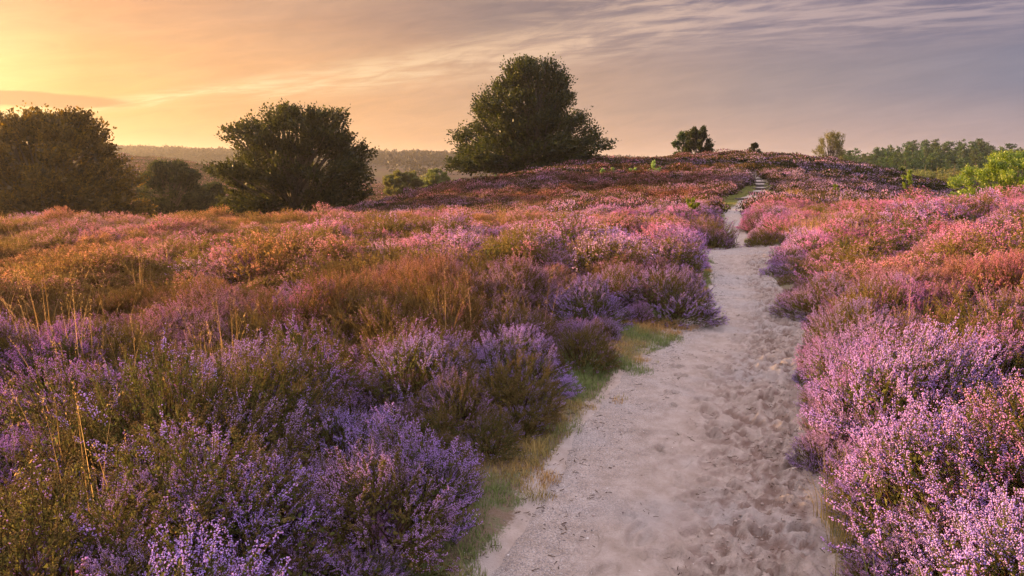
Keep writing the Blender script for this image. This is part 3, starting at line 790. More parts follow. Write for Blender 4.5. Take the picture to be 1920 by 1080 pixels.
# ------------------------------------------------------------------ pebbles
m_peb, nt = mat('pebble_stone')
rn = attr(nt, 'tint'); c = nt.ramp(rn, [(0, (.10, .09, .09)), (.45, (.20, .15, .13)), (.62, (.48, .42, .38)), (1, (.72, .68, .64))])
bs = nt.n('ShaderNodeBsdfPrincipled', inp={'Roughness': .7}); nt.l(c, bs.inputs['Base Color'])
out = nt.n('ShaderNodeOutputMaterial'); nt.l(bs.outputs[0], out.inputs[0])
import bmesh
def pebble(seed):
    rng = np.random.default_rng(seed); bm = bmesh.new(); bmesh.ops.create_icosphere(bm, subdivisions=1, radius=.5)
    for v in bm.verts: v.co = Vector((v.co.x*1.2, v.co.y, v.co.z*.6))*float(1+rng.normal(0, .12))
    me = bpy.data.meshes.new('pebble'); bm.to_mesh(me); bm.free(); me.materials.append(m_peb); return me
P = jitter_grid(1.6, 10, .030, -.2, .62, 0); d, side = path_d(P[:, 0], P[:, 1])
la, ra = path_lr(P[:, 1]); tq = (P[:, 0]-la)/(ra-la)
pr = np.clip((.5-tq)*.4, .012, .22)*(tq > -.3)*(tq < 1)
k = RNG.random(len(P)) < pr; P = P[k]; n = len(P)
zz = np.maximum(ground_h(P[:, 0], P[:, 1]), np.where(path_d(P[:, 0], P[:, 1])[0] < 0, path_z(P[:, 0], P[:, 1])+.004, -99))
scatter('gravel', source_collection('pebble', [pebble(i) for i in range(5)]), np.stack([P[:, 0], P[:, 1], zz], -1), RNG.uniform(0, 6.28, n),
        .002+.010*RNG.random(n)**6, RNG.integers(0, 5, n), dict(tint=RNG.random(n)),
        'fine gravel and white pebbles scattered on the sand path', 'gravel')

# crumbled sand thrown up by feet
m_crumb, nt = mat('sand_crumb'); c = nt.mix(attr(nt, 'tint'), (.22, .165, .13), (.42, .34, .285))
bs = nt.n('ShaderNodeBsdfPrincipled', inp={'Roughness': .95}); nt.l(c, bs.inputs['Base Color'])
out = nt.n('ShaderNodeOutputMaterial'); nt.l(bs.outputs[0], out.inputs[0])
crm = [pebble(50+i) for i in range(5)]
for q_ in crm: q_.materials.clear(); q_.materials.append(m_crumb)
P = jitter_grid(1.6, 9, .017, .1, .62, 0); la, ra = path_lr(P[:, 1]); tq = (P[:, 0]-la)/(ra-la)
cn = fbm(P[:, 0]*6, P[:, 1]*6, 121, 3)
k = (tq > .05) & (tq < 1.0) & (RNG.random(len(P)) < np.clip((tq-.40)*1.4, .02, .6)*np.clip((cn-.47)*7, .0, 1)); P = P[k]; n = len(P)
# rest them on the trodden surface
ri = np.clip(np.searchsorted(rows, P[:, 1]), 1, len(rows)-1); Xr = Xp[ri]; ci = np.clip((np.abs(Xr-P[:, :1])).argmin(1), 0, NT_-1)
zz = Zp[ri, ci]
scatter('sand_crumbs', source_collection('crumb', crm), np.stack([P[:, 0], P[:, 1], zz+.001], -1), RNG.uniform(0, 6.28, n),
        .004+.014*RNG.random(n)**3, RNG.integers(0, 5, n), dict(tint=RNG.random(n)), 'loose crumbs of sand kicked up along the right of the path', 'sand')

# dark litter: broken twigs and spent flowers blown onto the sand
def litter(seed):
    rng = np.random.default_rng(seed); mb = MB()
    for k in range(7):
        a = rng.uniform(0, PI); L = rng.uniform(.008, .035); c = np.append(rng.normal(0, .05, 2), .003); d = np.array([math.cos(a), math.sin(a), rng.normal(0, .08)])*L
        tube(mb, [c-d*.5, c+rng.normal(0, .002, 3), c+d*.5], rng.uniform(.0008, .002), 3, 0, rng.random())
    return mb.mesh('litter_bits', [m_stem])
P = jitter_grid(1.6, 13, .12, -.2, .62, 0); d, side = path_d(P[:, 0], P[:, 1])
la, ra = path_lr(P[:, 1]); tq = (P[:, 0]-la)/(ra-la)
k = (tq > -.25) & (tq < 1.02) & (RNG.random(len(P)) < np.clip(.75-2.2*np.minimum(np.abs(tq), np.abs(1-tq)), .10, .7)); P = P[k]; n = len(P)
dd = path_d(P[:, 0], P[:, 1])[0]
zz = np.where(dd < .0, path_z(P[:, 0], P[:, 1])+.004, ground_h(P[:, 0], P[:, 1])+.004)
scatter('twig_litter', source_collection('litter_bits', [litter(i) for i in range(6)]), np.stack([P[:, 0], P[:, 1], zz], -1), RNG.uniform(0, 6.28, n),
        RNG.uniform(.6, 1.2, n), RNG.integers(0, 6, n), {}, 'dark twigs and heather litter lying on the sand', 'litter')

# ------------------------------------------------------------------ trees
m_bark, nt = mat('bark')
tc = nt.n('ShaderNodeTexCoord').outputs['Object']
n = nt.noise(tc, 6, 5, .7)
c = nt.mix(n, (.035, .026, .018), (.14, .11, .08)); bs = nt.n('ShaderNodeBsdfPrincipled', inp={'Roughness': .9}); nt.l(c, bs.inputs['Base Color'])
out = nt.n('ShaderNodeOutputMaterial'); nt.l(bs.outputs[0], out.inputs[0])
def leaf_mat(name, a, b, tr=.4, tb=1.3, gloss=.02):
    m, nt = mat(name); rn = attr(nt, 'rnd', 'GEOMETRY')
    c = nt.mix(rn, a, b); ob = nt.n('ShaderNodeObjectInfo').outputs['Random']
    hs = nt.n('ShaderNodeHueSaturation', inp={'Saturation': 1.0, 'Color': c})
    nt.l(nt.math('ADD', nt.math('MULTIPLY', ob, .04), .48), hs.inputs['Hue']); nt.l(nt.math('ADD', nt.math('MULTIPLY', ob, .35), .83), hs.inputs['Value'])
    leafy_shader(nt, hs.outputs[0], tr, gloss, tb); return m
m_beech = leaf_mat('beech_leaf', (.008, .013, .003), (.050, .056, .011), .42, 2.0)
m_warm = leaf_mat('sunlit_beech_leaf', (.018, .014, .003), (.14, .08, .012), .45, 1.7)  # warm sun glow put into the leaf colour of the leftmost beech
m_gold = leaf_mat('yellowing_leaf', (.10, .12, .03), (.20, .19, .05), .4, 1.3)
m_pine = leaf_mat('pine_needles', (.024, .050, .014), (.085, .14, .035), .25, 1.2)
m_bright = leaf_mat('young_leaf', (.08, .14, .02), (.29, .34, .05), .45, 1.2, .03)
m_sap = leaf_mat('sapling_leaf', (.17, .25, .07), (.34, .42, .13), .4, 1.2)

def crown_tree(name, label, cat, px_prof, Y, base_px, leafmat, seed, nspray, leaf, spl, nlobe, depth=.85, group=None, spray_len=.9, trunk_r=.3, gap=1.0, upright=.5, perspray=13, multi=3, inner=.35, ls_=1.0):
    """px_prof: rows (image row, left column, right column) of the crown outline, top first"""
    rng = np.random.default_rng(seed)
    bx = xz_at(base_px, 400, Y)[0]; bz = gh(bx, Y)-.1
    hs, ls, rs_ = [], [], []
    for (py, l, r) in px_prof:
        x, z = xz_at(l, py, Y); x2, _ = xz_at(r, py, Y)
        hs.append(z-bz); ls.append(x-bx); rs_.append(x2-bx)
    o_ = np.argsort(hs); hs = np.array(hs)[o_]; ls = np.array(ls)[o_]; rs_ = np.array(rs_)[o_]
    H0, H1 = max(hs[0], .15), hs[-1]
    def env(h):
        L = np.interp(h, hs, ls); R = np.interp(h, hs, rs_); return L, R
    mid = lambda h: sum(env(h))/2
    hw = lambda h: (env(h)[1]-env(h)[0])/2
    # lobes
    C = []; RL = []
    tries = 0
    while len(C) < nlobe and tries < nlobe*80:
        tries += 1
        h = rng.uniform(H0, H1); w = hw(h)
        if rng.random() > w/hw(hs).max()+.1: continue
        ph = rng.uniform(0, 2*PI); rl = rng.uniform(.6, 1.25)*((H1-H0)*.095+.035*w)*ls_
        rl = min(rl, max(w*.6, .12))
        q = rng.uniform(.25, 1)**.55
        rad = max(w-rl*.9, 0)*q*(.80+.42*float(vnoise(np.array([ph*1.6]), np.array([h*.9]), 0, seed)[0]))
        zc = min(h, H1-rl*.85)
        p = np.array([mid(h)+math.cos(ph)*rad, math.sin(ph)*rad*depth, max(zc, H0+rl*.4)])
        if C and min(np.linalg.norm(p-np.array(C), axis=1)/(rl)) < .62*gap: continue
        C.append(p); RL.append(rl)
    C = np.array(C); RL = np.array(RL)
    wgt = RL**2; li = rng.choice(len(C), nspray, p=wgt/wgt.sum())
    dn = norm(rng.normal(0, 1, (nspray, 3)))
    out_dir = norm(np.stack([C[li, 0]-mid(C[li, 2]), C[li, 1], (C[li, 2]-(H0+H1)*.4)*.7+.3], -1))
    dn = norm(dn+out_dir*.55); flip = dn[:, 2] < -.35; dn[flip, 2] *= -1
    rad = RL[li]*np.clip(rng.beta(3.2, 1.6, nspray)+.0, .2, 1.05)
    base = C[li]+dn*rad[:, None]*np.array([1, 1, .8])
    rad_dir = norm(np.stack([base[:, 0]-mid(H0)*.6, base[:, 1], (base[:, 2]-(H1)*.16)*.9+.2], -1))
    sd = norm(dn*.30+rad_dir*1.25+np.array([0, 0, upright*.35])+rng.normal(0, .17, (nspray, 3)))
    sl = spray_len*rng.uniform(.45, 1.05, nspray)*np.where(rng.random(nspray) < .16, 1.7, 1)
    base = base-sd*sl[:, None]*.6
    mb = MB()
    # leaves along each spray, in a flat fan
    k = perspray
    t = np.linspace(.05, 1, k)[None, :]+rng.normal(0, .02, (nspray, k))
    side = np.where(np.arange(k) % 2 == 0, 1, -1)[None, :]*np.ones((nspray, 1))
    fr = frames(sd, rng)
    sx = fr[:, :, 0]
    sx = norm(sx+0*sx)
    droop = -.12*sl[:, None]*t**2
    p = base[:, None]+sd[:, None]*(t*sl[:, None])[..., None]+sx[:, None]*(side*.11*sl[:, None]*(1.1-t))[..., None]
    p[..., 2] += droop
    d = sd[:, None]*.8+sx[:, None]*side[..., None]*.8+rng.normal(0, .25, (nspray, k, 3))
    P = p.reshape(-1, 3); D = d.reshape(-1, 3); keep = P[:, 2] > .05
    P = P[keep]; D = D[keep]
    sz = leaf*rng.uniform(.7, 1.3, len(P))
    rr = np.clip(np.repeat(rng.random(nspray)**2, k)[keep]*.75+rng.random(len(P))*.4, 0, 1)
    scatter_shape(mb, LEAF_V, LEAF_F, P, D, np.stack([sz*.62, sz, sz], -1), rng, 0, rr)
    # loose leaves inside the crown
    ni = int(len(P)*inner*.3)
    li = rng.choice(len(C), ni, p=wgt/wgt.sum())
    P = C[li]*np.array([.9, .9, 1])+norm(rng.normal(0, 1, (ni, 3)))*(RL[li]*rng.random(ni)**.5*.9)[:, None]
    P[:, 2] = np.maximum(P[:, 2], .1)
    scatter_shape(mb, LEAF_V, LEAF_F, P, rng.normal(0, 1, (ni, 3)), np.zeros(ni)+leaf*1.5, rng, 0, rng.random(ni)*.4)
    root = bpy.data.objects.new(name, None); COL.objects.link(root); root.location = (bx, Y, bz); root.empty_display_size = .5
    root['label'] = label; root['category'] = cat
    if group: root['group'] = group
    mb.obj('crown', [leafmat], root)
    tb = MB()
    stems = []
    for q in range(multi):
        a = rng.uniform(0, 2*PI); top = np.array([mid(H1*.7)*.6+math.cos(a)*hw(H1*.6)*.25*(multi > 1), math.sin(a)*hw(H1*.6)*.25*(multi > 1), H1*rng.uniform(.72, .86)])
        b = np.array([math.cos(a)*trunk_r*.5*(multi > 1), math.sin(a)*trunk_r*.5*(multi > 1), -.15])
        m1 = b*.6+top*.4+rng.normal(0, .05*H1*.3, 3)
        pts = np.array([b, b*.8+m1*.2, m1, (m1+top)/2+rng.normal(0, .03*H1, 3), top])
        tube(tb, pts, trunk_r/math.sqrt(multi)*np.array([1.25, 1, .7, .4, .12]), 7, 0)
        stems.append(pts)
    for c_, r_ in zip(C, RL):
        st = stems[rng.integers(len(stems))]; f_ = np.clip((c_[2]/H1)*.75-.12, .05, .95)*4
        i = int(f_); s0 = st[i]*(1-(f_-i))+st[min(i+1, 4)]*(f_-i)
        mm = (s0+c_)/2+np.array([0, 0, .06*H1*rng.uniform(-.5, 1)])
        e = c_+norm((c_-s0)[None])[0]*r_*.5
        tube(tb, [s0, mm, c_, e], trunk_r*np.array([.26, .17, .08, .03]), 4, 0)
    tb.obj('trunk', [m_bark], root, smooth=True)
    return root

crown_tree('beech_tree', 'broad dark beech cut by the left edge of the photo, with sunlit orange leaves', 'tree',
    [(206,85,118),(214,60,140),(228,25,170),(240,-5,185),(262,-45,200),(290,-80,228),(320,-100,243),(350,-115,250),(385,-120,256),(420,-118,258),(470,-90,235)],
    46, 80, m_warm, 1, 5600, .19, 0, 170, group='large beeches around the moor', spray_len=1.5, trunk_r=.42, upright=.75, perspray=15)
crown_tree('beech_tree', 'wide domed dark beech standing second of the three big trees, left of the hill slope', 'tree',
    [(205,515,600),(215,478,640),(232,450,668),(255,425,685),(285,414,700),(320,404,711),(355,404,717),(390,412,715),(425,425,708),(460,450,690)],
    50, 565, m_beech, 2, 3500, .20, 0, 150, group='large beeches around the moor', spray_len=1.6, trunk_r=.42, gap=1.35, inner=.03, upright=.7, perspray=15)
crown_tree('beech_tree', 'tallest tree, a stepped dark beech standing behind the shoulder of the heather hill', 'tree',
    [(112,972,1022),(124,945,1050),(142,922,1070),(165,912,1082),(190,893,1086),(210,872,1092),(235,876,1118),(258,862,1138),(285,850,1144),(310,843,1136),(340,842,1112),(362,855,1085)],
    62, 1000, m_beech, 3, 4700, .21, 0, 200, group='large beeches around the moor', spray_len=1.8, trunk_r=.5, multi=4, gap=1.35, inner=.03, upright=.8, perspray=15)
crown_tree('small_tree', 'small rounded tree in the hollow between the two left beeches', 'tree',
    [(303,300,340),(316,278,360),(336,258,382),(360,248,400),(395,246,408),(430,255,402)], 66, 325, m_beech, 4, 2600, .18, 0, 120, spray_len=.9, trunk_r=.22, gap=.8)
crown_tree('small_tree', 'low dark bush in the hollow, half hidden by the left side of the domed beech', 'bush',
    [(345,385,410),(358,372,424),(380,366,432),(410,366,436)], 72, 400, m_beech, 5, 1300, .2, 0, 50, gap=.8, spray_len=.8, trunk_r=.15)
crown_tree('yellowing_shrub', 'broad yellow green shrub in the valley between the domed beech and the tallest beech', 'shrub',
    [(322,745,765),(330,722,785),(345,712,800),(362,710,805)], 92, 757, m_gold, 6, 1800, .2, 0, 80, gap=.8, spray_len=.8, trunk_r=.15, group='yellowing shrubs in the valley')
crown_tree('yellowing_shrub', 'narrower yellow green shrub tucked against the left edge of the tallest beech', 'shrub',
    [(318,808,824),(326,798,838),(340,792,848),(356,790,850)], 96, 820, m_gold, 7, 1300, .2, 0, 60, gap=.8, spray_len=.8, trunk_r=.15, group='yellowing shrubs in the valley')
crown_tree('birch_tree', 'bushy green birch on the crest of the hill above the log steps', 'tree',
    [(238,1298,1316),(248,1288,1331),(262,1282,1336),(278,1281,1340),(293,1286,1338)], 79, 1311, m_beech, 8, 1100, .15, 0, 60, gap=.9, spray_len=.8, ls_=.8, upright=1.0, inner=.1, trunk_r=.14, multi=2)
crown_tree('pine_tree', 'dark ragged young pine leaning out left of the crest birch', 'tree',
    [(248,1277,1288),(258,1266,1292),(270,1260,1294),(284,1264,1292),(296,1262,1290)], 80, 1281, m_pine, 9, 330, .15, 0, 26, spray_len=.8, trunk_r=.10, multi=1, gap=1.0, inner=0, ls_=.7, upright=.2)
crown_tree('small_tree', 'little round tree alone on the skyline right of the crest birch', 'tree',
    [(270,1411,1418),(276,1405,1426),(283,1402,1430),(291,1404,1430)], 86, 1415, m_beech, 10, 420, .15, 0, 24, spray_len=.55, ls_=.8, upright=.8, trunk_r=.08, multi=1)
crown_tree('birch_tree', 'thin leaved reddish birch rising at the left end of the pine wood', 'tree',
    [(250,1558,1576),(258,1536,1582),(270,1527,1584),(285,1524,1586),(300,1522,1590),(318,1530,1585)], 118, 1556, m_gold, 12, 900, .16, 0, 90, spray_len=1.6, trunk_r=.28, multi=5, gap=.8, inner=0, upright=1.8, ls_=.7)
crown_tree('leafy_bush', 'large bright yellow green bush at the right edge of the photo behind the pink heather', 'bush',
    [(284,1880,1925),(296,1858,1960),(312,1832,1985),(330,1812,1990),(350,1800,1995),(372,1797,1995),(392,1800,1990)], 23, 1895, m_bright, 13, 3200, .058, 0, 100, spray_len=.36, trunk_r=.05, multi=5, perspray=8, depth=.9, upright=.9, gap=1.15, inner=.1)

def sapling(px, py_top, py_base, wpx, Y, m, seed, label, name='sapling', n=90, leaf=.05):
    h = (py_base-py_top)
    prof = [(py_top, px-wpx*.08, px+wpx*.08), (py_top+h*.3, px-wpx*.32, px+wpx*.30), (py_top+h*.6, px-wpx*.5, px+wpx*.48), (py_top+h*.9, px-wpx*.42, px+wpx*.45)]
    return crown_tree(name, label, 'sapling' if name == 'sapling' else 'bush', prof, Y, px, m, seed, n, leaf, 0, 10, spray_len=h/F*Y*.28, trunk_r=.012, multi=2, perspray=7, upright=1.0, group='young trees seeded in the heather', inner=.1)
sapling(1227, 303, 334, 25, 46, m_sap, 31, 'largest yellow green sapling on the red slope right of the tallest beech', n=220, leaf=.08)
sapling(1187, 312, 336, 20, 47, m_sap, 32, 'dull green sapling just left of the largest one on the red slope', n=180, leaf=.10)
sapling(1148, 316, 336, 17, 47, m_sap, 33, 'middle of the three small saplings on the red slope, beside the leftmost one', n=200, leaf=.10)
sapling(1130, 318, 337, 15, 47, m_sap, 34, 'leftmost small pale sapling on the red slope', n=200, leaf=.10)
sapling(928, 327, 342, 10, 47, m_sap, 35, 'tiny sapling on the slope edge under the tallest beech', n=50, leaf=.06)
sapling(602, 380, 416, 34, 22.5, m_sap, 36, 'spindly pale sapling standing before the right foot of the domed beech', n=36, leaf=.045)
sapling(1295, 372, 392, 38, 19, m_bright, 37, 'low yellow green bush between the pink shrub and the grassy slope left of the path', 'leafy_bush', n=160, leaf=.045)
sapling(1704, 318, 352, 28, 36, m_bright, 38, 'bright sapling on the moor left of the large yellow green bush', n=150, leaf=.07)
sapling(1566, 346, 362, 20, 32, m_bright, 39, 'very low yellow sapling among orange heather in the right middle distance', n=60, leaf=.06)
sapling(1608, 314, 330, 16, 55, m_pine, 40, 'small blue green pine seedling on the mauve right flank of the hill', n=90, leaf=.09)
sapling(1690, 316, 342, 30, 62, m_pine, 41, 'blue green pine sapling behind the bright sapling at the hill foot', n=160, leaf=.12)

# ------------------------------------------------------------------ the pine wood on the right: individual trees
def pine_mesh(seed, H, W, kind):
    rng = np.random.default_rng(seed); mb = MB(); tb = MB()
    tube(tb, [(0, 0, -.3), (rng.normal(0, .1), 0, H*.5), (rng.normal(0, .2), rng.normal(0, .2), H*.97)], [.2, .14, .04], 5)
    P, D = [], []
    if kind == 'pine':
        lean = rng.normal(0, .35, 2); lob = rng.uniform(0, 2*PI)
        for j in range(62):
            q = rng.random()**.9; h = H*(.20+.78*q)
            w = W*(1-q**1.8)**.6*(.62+.38*math.sin(lob+j))*rng.uniform(.7, 1.15)+.22
            a = rng.uniform(0, 2*PI); L = w; up = rng.uniform(.0, .55)
            e = np.array([math.cos(a)*L+lean[0]*q, math.sin(a)*L+lean[1]*q, h+L*up])
            tube(tb, [(lean[0]*q*.6, lean[1]*q*.6, h), e], [.05, .015], 3)
            n = int(16+L*22); t = rng.random(n)**.5
            b0 = np.array([lean[0]*q, lean[1]*q, h])
            P.append(np.outer(t, e-b0)+b0+rng.normal(0, 1, (n, 3))*np.array([.30, .30, .24])*(.45+.6*L/W))
            D.append(rng.normal(0, 1, (n, 3))+np.array([math.cos(a)*.6, math.sin(a)*.6, 1.0]))
    else:
        for k in range(26):
            c = norm(rng.normal(0, 1, (1, 3)))[0]*np.array([W, W, H*.42])*rng.uniform(.3, .85)+np.array([0, 0, H*.53])
            c[2] = max(c[2], .5); tube(tb, [(0, 0, c[2]*.5), c], [.07, .02], 3)
            n = 70; P.append(c+norm(rng.normal(0, 1, (n, 3)))*W*.36*rng.uniform(.6, 1, (n, 1))); D.append(rng.normal(0, 1, (n, 3))+np.array([0, 0, .6]))
    P = np.concatenate(P); D = np.concatenate(D)
    sz = rng.uniform(.22, .42, len(P))
    scatter_shape(mb, LEAF_V, LEAF_F, P, D, np.stack([sz*.6, sz, sz], -1), rng, 0, rng.random(len(P)))
    return mb, tb
FP = []
for i in range(5):
    a, b = pine_mesh(700+i, 11, 2.6, 'pine'); FP.append(('pine_tree', a.mesh('pine_crown', [m_pine]), b.mesh('pine_trunk', [m_bark], True)))
for i in range(2):
    a, b = pine_mesh(710+i, 7, 2.6, 'broad'); FP.append(('broadleaf_tree', a.mesh('leafy_crown', [m_gold]), b.mesh('leafy_trunk', [m_bark], True)))
rf = np.random.default_rng(44)
def place_tree(proto, x, y, s, label, group, dz=0.0):
    nm, cm, tm = proto
    root = bpy.data.objects.new(nm, None); COL.objects.link(root); root.location = (x, y, gh(x, y)-.1+dz)
    root.rotation_euler = (0, 0, rf.uniform(0, 6.28)); root.scale = (s*rf.uniform(.9, 1.15), s*rf.uniform(.9, 1.15), s)
    root['label'] = label; root['category'] = 'tree'; root['group'] = group
    c = bpy.data.objects.new('crown', cm); COL.objects.link(c); c.parent = root
    t = bpy.data.objects.new('trunk', tm); COL.objects.link(t); t.parent = root
    return root
TOPS_X = [1585, 1610, 1635, 1655, 1672, 1690, 1712, 1735, 1760, 1783, 1805, 1830, 1855, 1880, 1900, 1925]
TOPS_Y = [283, 280, 276, 274, 276, 268, 263, 264, 262, 265, 267, 262, 266, 270, 274, 276]
def skyline(px): return np.interp(px, [1440, 1500, 1560]+TOPS_X, [293, 288, 284]+TOPS_Y)
for row, (Y, step, up) in enumerate([(210, 15, 0), (192, 15, 3), (172, 16, 13), (158, 17, 24)]):
    px = 1572+row*7
    while px < 2010:
        x = xz_at(px, 300, Y)[0]; ytop = skyline(px)+up+rf.uniform(-5, 9)
        ztop = elev(ytop)*Y; g = gh(x, Y); hgt = max(ztop-g, 5)
        place_tree(FP[rf.integers(5)], x, Y+rf.uniform(-6, 6), hgt/11, 'dark green pine crowded among the other pines of the wood beyond the hill', 'pines of the wood beyond the hill')
        px += step*rf.uniform(.75, 1.25)
for px, top, Y in [(1602, 300, 135), (1640, 306, 132), (1625, 300, 140), (1735, 306, 138), (1760, 308, 128), (1790, 304, 140), (1722, 312, 124), (1815, 306, 135), (1850, 300, 136), (1675, 310, 130), (1775, 318, 120), (1700, 306, 140)]:
    x = xz_at(px, 300, Y)[0]; hgt = max(elev(top)*Y-gh(x, Y), 3)
    place_tree(FP[5+rf.integers(2)], x, Y, hgt/7, 'rounded yellowish broadleaf tree along the front of the pine wood', 'broadleaf trees before the pine wood')
for px, top, Y, lab in [(1462, 285, 108, 'tiny treetop showing over the crest, first right of the little round tree'), (1484, 282, 112, 'tiny treetop showing over the crest, second right of the little round tree'),
                        (1502, 284, 112, 'small treetop over the crest just left of the reddish birch')]:
    x = xz_at(px, 300, Y)[0]; hgt = max(elev(top)*Y-gh(x, Y), 2)
    place_tree(FP[5], x, Y, hgt/7, lab, 'treetops over the crest')
for px, top, Y, lab in [(297, 296, 235, 'lone round tree on the brown heath hill between the left beeches'), (800, 316, 190, 'small hazy tree in the valley left of the tallest beech'),
                        (770, 318, 200, 'hazy tree in the valley above the broad yellow green shrub')]:
    x = xz_at(px, 300, Y)[0]; hgt = max(elev(top)*Y-gh(x, Y), 2)
    place_tree(FP[5], x, Y, hgt/7, lab, 'hazy trees in the valley')

m_dist = leaf_mat('distant_leaf', (.020, .018, .008), (.045, .036, .016), .2, 1.2)
# far woods on the ridges
def blob(seed, H, W, n):
    rng = np.random.default_rng(seed); mb = MB()
    d = norm(rng.normal(0, 1, (n, 3))); p = d*np.array([W, W, H*.5])*rng.uniform(.6, 1.1, (n, 1))+np.array([0, 0, H*.52])
    sz = rng.uniform(1.0, 1.9, n)
    scatter_shape(mb, LEAF_V, LEAF_F, p, d+rng.normal(0, .5, (n, 3))+np.array([0, 0, .5]), np.stack([sz*.7, sz, sz], -1), rng, 0, rng.random(n))
    return mb.mesh('distant_crown', [m_dist])
bl = [blob(800+i, 7+i % 3, 3.0-.4*(i % 3), 110) for i in range(5)]
def wood(u0, u1, y0, y1, sp, label, pr=1.0):
    pts = []; y = y0
    while y < y1:
        n = int((u1-u0)*y/sp); pts.append(np.stack([np.linspace(u0*y, u1*y, n)+rf.uniform(-.5, .5, n)*sp, y+rf.uniform(-.5, .5, n)*sp], -1)); y += sp
    P = np.concatenate(pts)
    P = P[rf.random(len(P)) < pr*np.clip((fbm(P[:, 0]*.01, P[:, 1]*.01, 66, 2)-.25)*6, .3, 1)]
    n = len(P); s = rf.uniform(.7, 1.25, n)
    scatter('distant_wood', source_collection('distant_tree', bl), np.stack([P[:, 0], P[:, 1], ground_h(P[:, 0], P[:, 1])-.5], -1), rf.uniform(0, 6.28, n), s, rf.integers(0, 5, n), {}, label, 'wood')
wood(-1.2, .25, 520, 760, 4.4, 'hazy forest covering the far ridges behind the left trees')
wood(.25, 1.2, 520, 720, 7, 'hazy forest in the distance behind the pine wood')
wood(-.30, .0, 300, 520, 13, 'scattered distant trees on the valley floor', .25)

# ------------------------------------------------------------------ light
SUN_AZ, SUN_EL = math.radians(-68), math.radians(9)
sd = Vector((math.sin(SUN_AZ)*math.cos(SUN_EL), math.cos(SUN_AZ)*math.cos(SUN_EL), math.sin(SUN_EL)))
ld = bpy.data.lights.new('sun', 'SUN'); ld.energy = 5.0; ld.angle = math.radians(.5); ld.color = (1.0, .57, .22)
lo = bpy.data.objects.new('sun', ld); COL.objects.link(lo); lo.rotation_euler = sd.to_track_quat('Z', 'Y').to_euler(); lo.location = (-40, 30, 30)

w = bpy.data.worlds.new('World'); S.world = w; w.use_nodes = True
nt = NT(w.node_tree)
tc = nt.n('ShaderNodeTexCoord').outputs['Generated']
nv = nt.n('ShaderNodeVectorMath', operation='NORMALIZE'); nt.l(tc, nv.inputs[0]); nv = nv.outputs[0]
sx = nt.n('ShaderNodeSeparateXYZ'); nt.l(nv, sx.inputs[0])
gl = Vector((math.sin(math.radians(-43))*math.cos(SUN_EL), math.cos(math.radians(-43))*math.cos(SUN_EL), math.sin(math.radians(8))))
dp = nt.n('ShaderNodeVectorMath', operation='DOT_PRODUCT', inp={1: tuple(gl.normalized())}); nt.l(nv, dp.inputs[0])
gam = nt.math('MULTIPLY', nt.math('ARCCOSINE', dp.outputs['Value']), 180/PI)
g = nt.math('DIVIDE', gam, 100.0, clamp=True)
el = nt.math('MULTIPLY', nt.math('ARCSINE', sx.outputs[2]), 180/PI)
az = nt.math('MULTIPLY', nt.math('ARCTAN2', sx.outputs[0], sx.outputs[1]), 180/PI)
hor = nt.ramp(g, [(0, (1.0, .58, .24)), (.12, (.95, .52, .20)), (.22, (.88, .46, .20)), (.41, (.72, .40, .21)), (.60, (.60, .385, .30)), (.78, (.42, .31, .32)), (1, (.30, .26, .34))])
midc = nt.ramp(g, [(0, (1.5, 1.10, .50)), (.06, (1.2, .76, .27)), (.12, (.96, .48, .15)), (.21, (.84, .41, .155)), (.41, (.58, .335, .20)), (.62, (.33, .25, .25)), (.80, (.18, .18, .265)), (1, (.22, .20, .30))])
topc = nt.ramp(g, [(0, (.96, .52, .22)), (.12, (.80, .38, .165)), (.24, (.58, .305, .17)), (.41, (.25, .17, .16)), (.60, (.13, .115, .185)), (.80, (.065, .075, .18)), (1, (.10, .12, .25))])
c = nt.mix(nt.rng(el, 0.2, 5.5), hor, midc)
c = nt.mix(nt.rng(el, 5.8, 12.0), c, topc)
# thin cloud veil: fibres running up to the right
def cvec(sx_, sy_, rot):
    cb = nt.n('ShaderNodeCombineXYZ'); nt.l(az, cb.inputs[0]); nt.l(el, cb.inputs[1])
    m = nt.n('ShaderNodeMapping', inp={'Rotation': (0, 0, math.radians(rot))}); nt.l(cb.outputs[0], m.inputs[0])
    m2 = nt.n('ShaderNodeMapping', inp={'Scale': (sx_, sy_, 1)}); nt.l(m.outputs[0], m2.inputs[0]); return m2.outputs[0]
soft = nt.noise(cvec(.05, .30, -5), 1, 5, .55, .4)
fib = nt.noise(cvec(.16, 1.0, -11), 1, 7, .62, .8)
pl = nt.n('ShaderNodeVectorMath', operation='DIVIDE'); nt.l(nv, pl.inputs[0]); cz = nt.n('ShaderNodeCombineXYZ')
zc_ = nt.math('MAXIMUM', sx.outputs[2], .02)
for i_ in range(3): nt.l(zc_, cz.inputs[i_])
nt.l(cz.outputs[0], pl.inputs[1])
mpp = nt.n('ShaderNodeMapping', inp={'Rotation': (0, 0, math.radians(28)), 'Location': (3.1, 1.7, 0)}); nt.l(pl.outputs[0], mpp.inputs[0])
mp2 = nt.n('ShaderNodeMapping', inp={'Scale': (.85, 2.0, 0)}); nt.l(mpp.outputs[0], mp2.inputs[0])
ripple = nt.noise(mp2.outputs[0], 1.5, 9, .66, .35)
c = nt.mix(nt.rng(soft, .35, .7, 0, .35), c, nt.mix(.5, c, nt.mix(g, (.9, .55, .30), (.42, .33, .36))))
tex = nt.noise(cvec(.22, 1.3, -9), 1, 8, .68, .6)
c = nt.mix(1.0, c, nt.mix(tex, (.72, .74, .80), (1.28, 1.22, 1.14)), 'MULTIPLY')
band_c = nt.math('ADD', nt.math('MULTIPLY', az, .155), 8.8)
bw = nt.rng(az, -30, 25, .5, 3.6, False)
bd = nt.math('DIVIDE', nt.math('ABSOLUTE', nt.math('SUBTRACT', el, band_c)), bw)
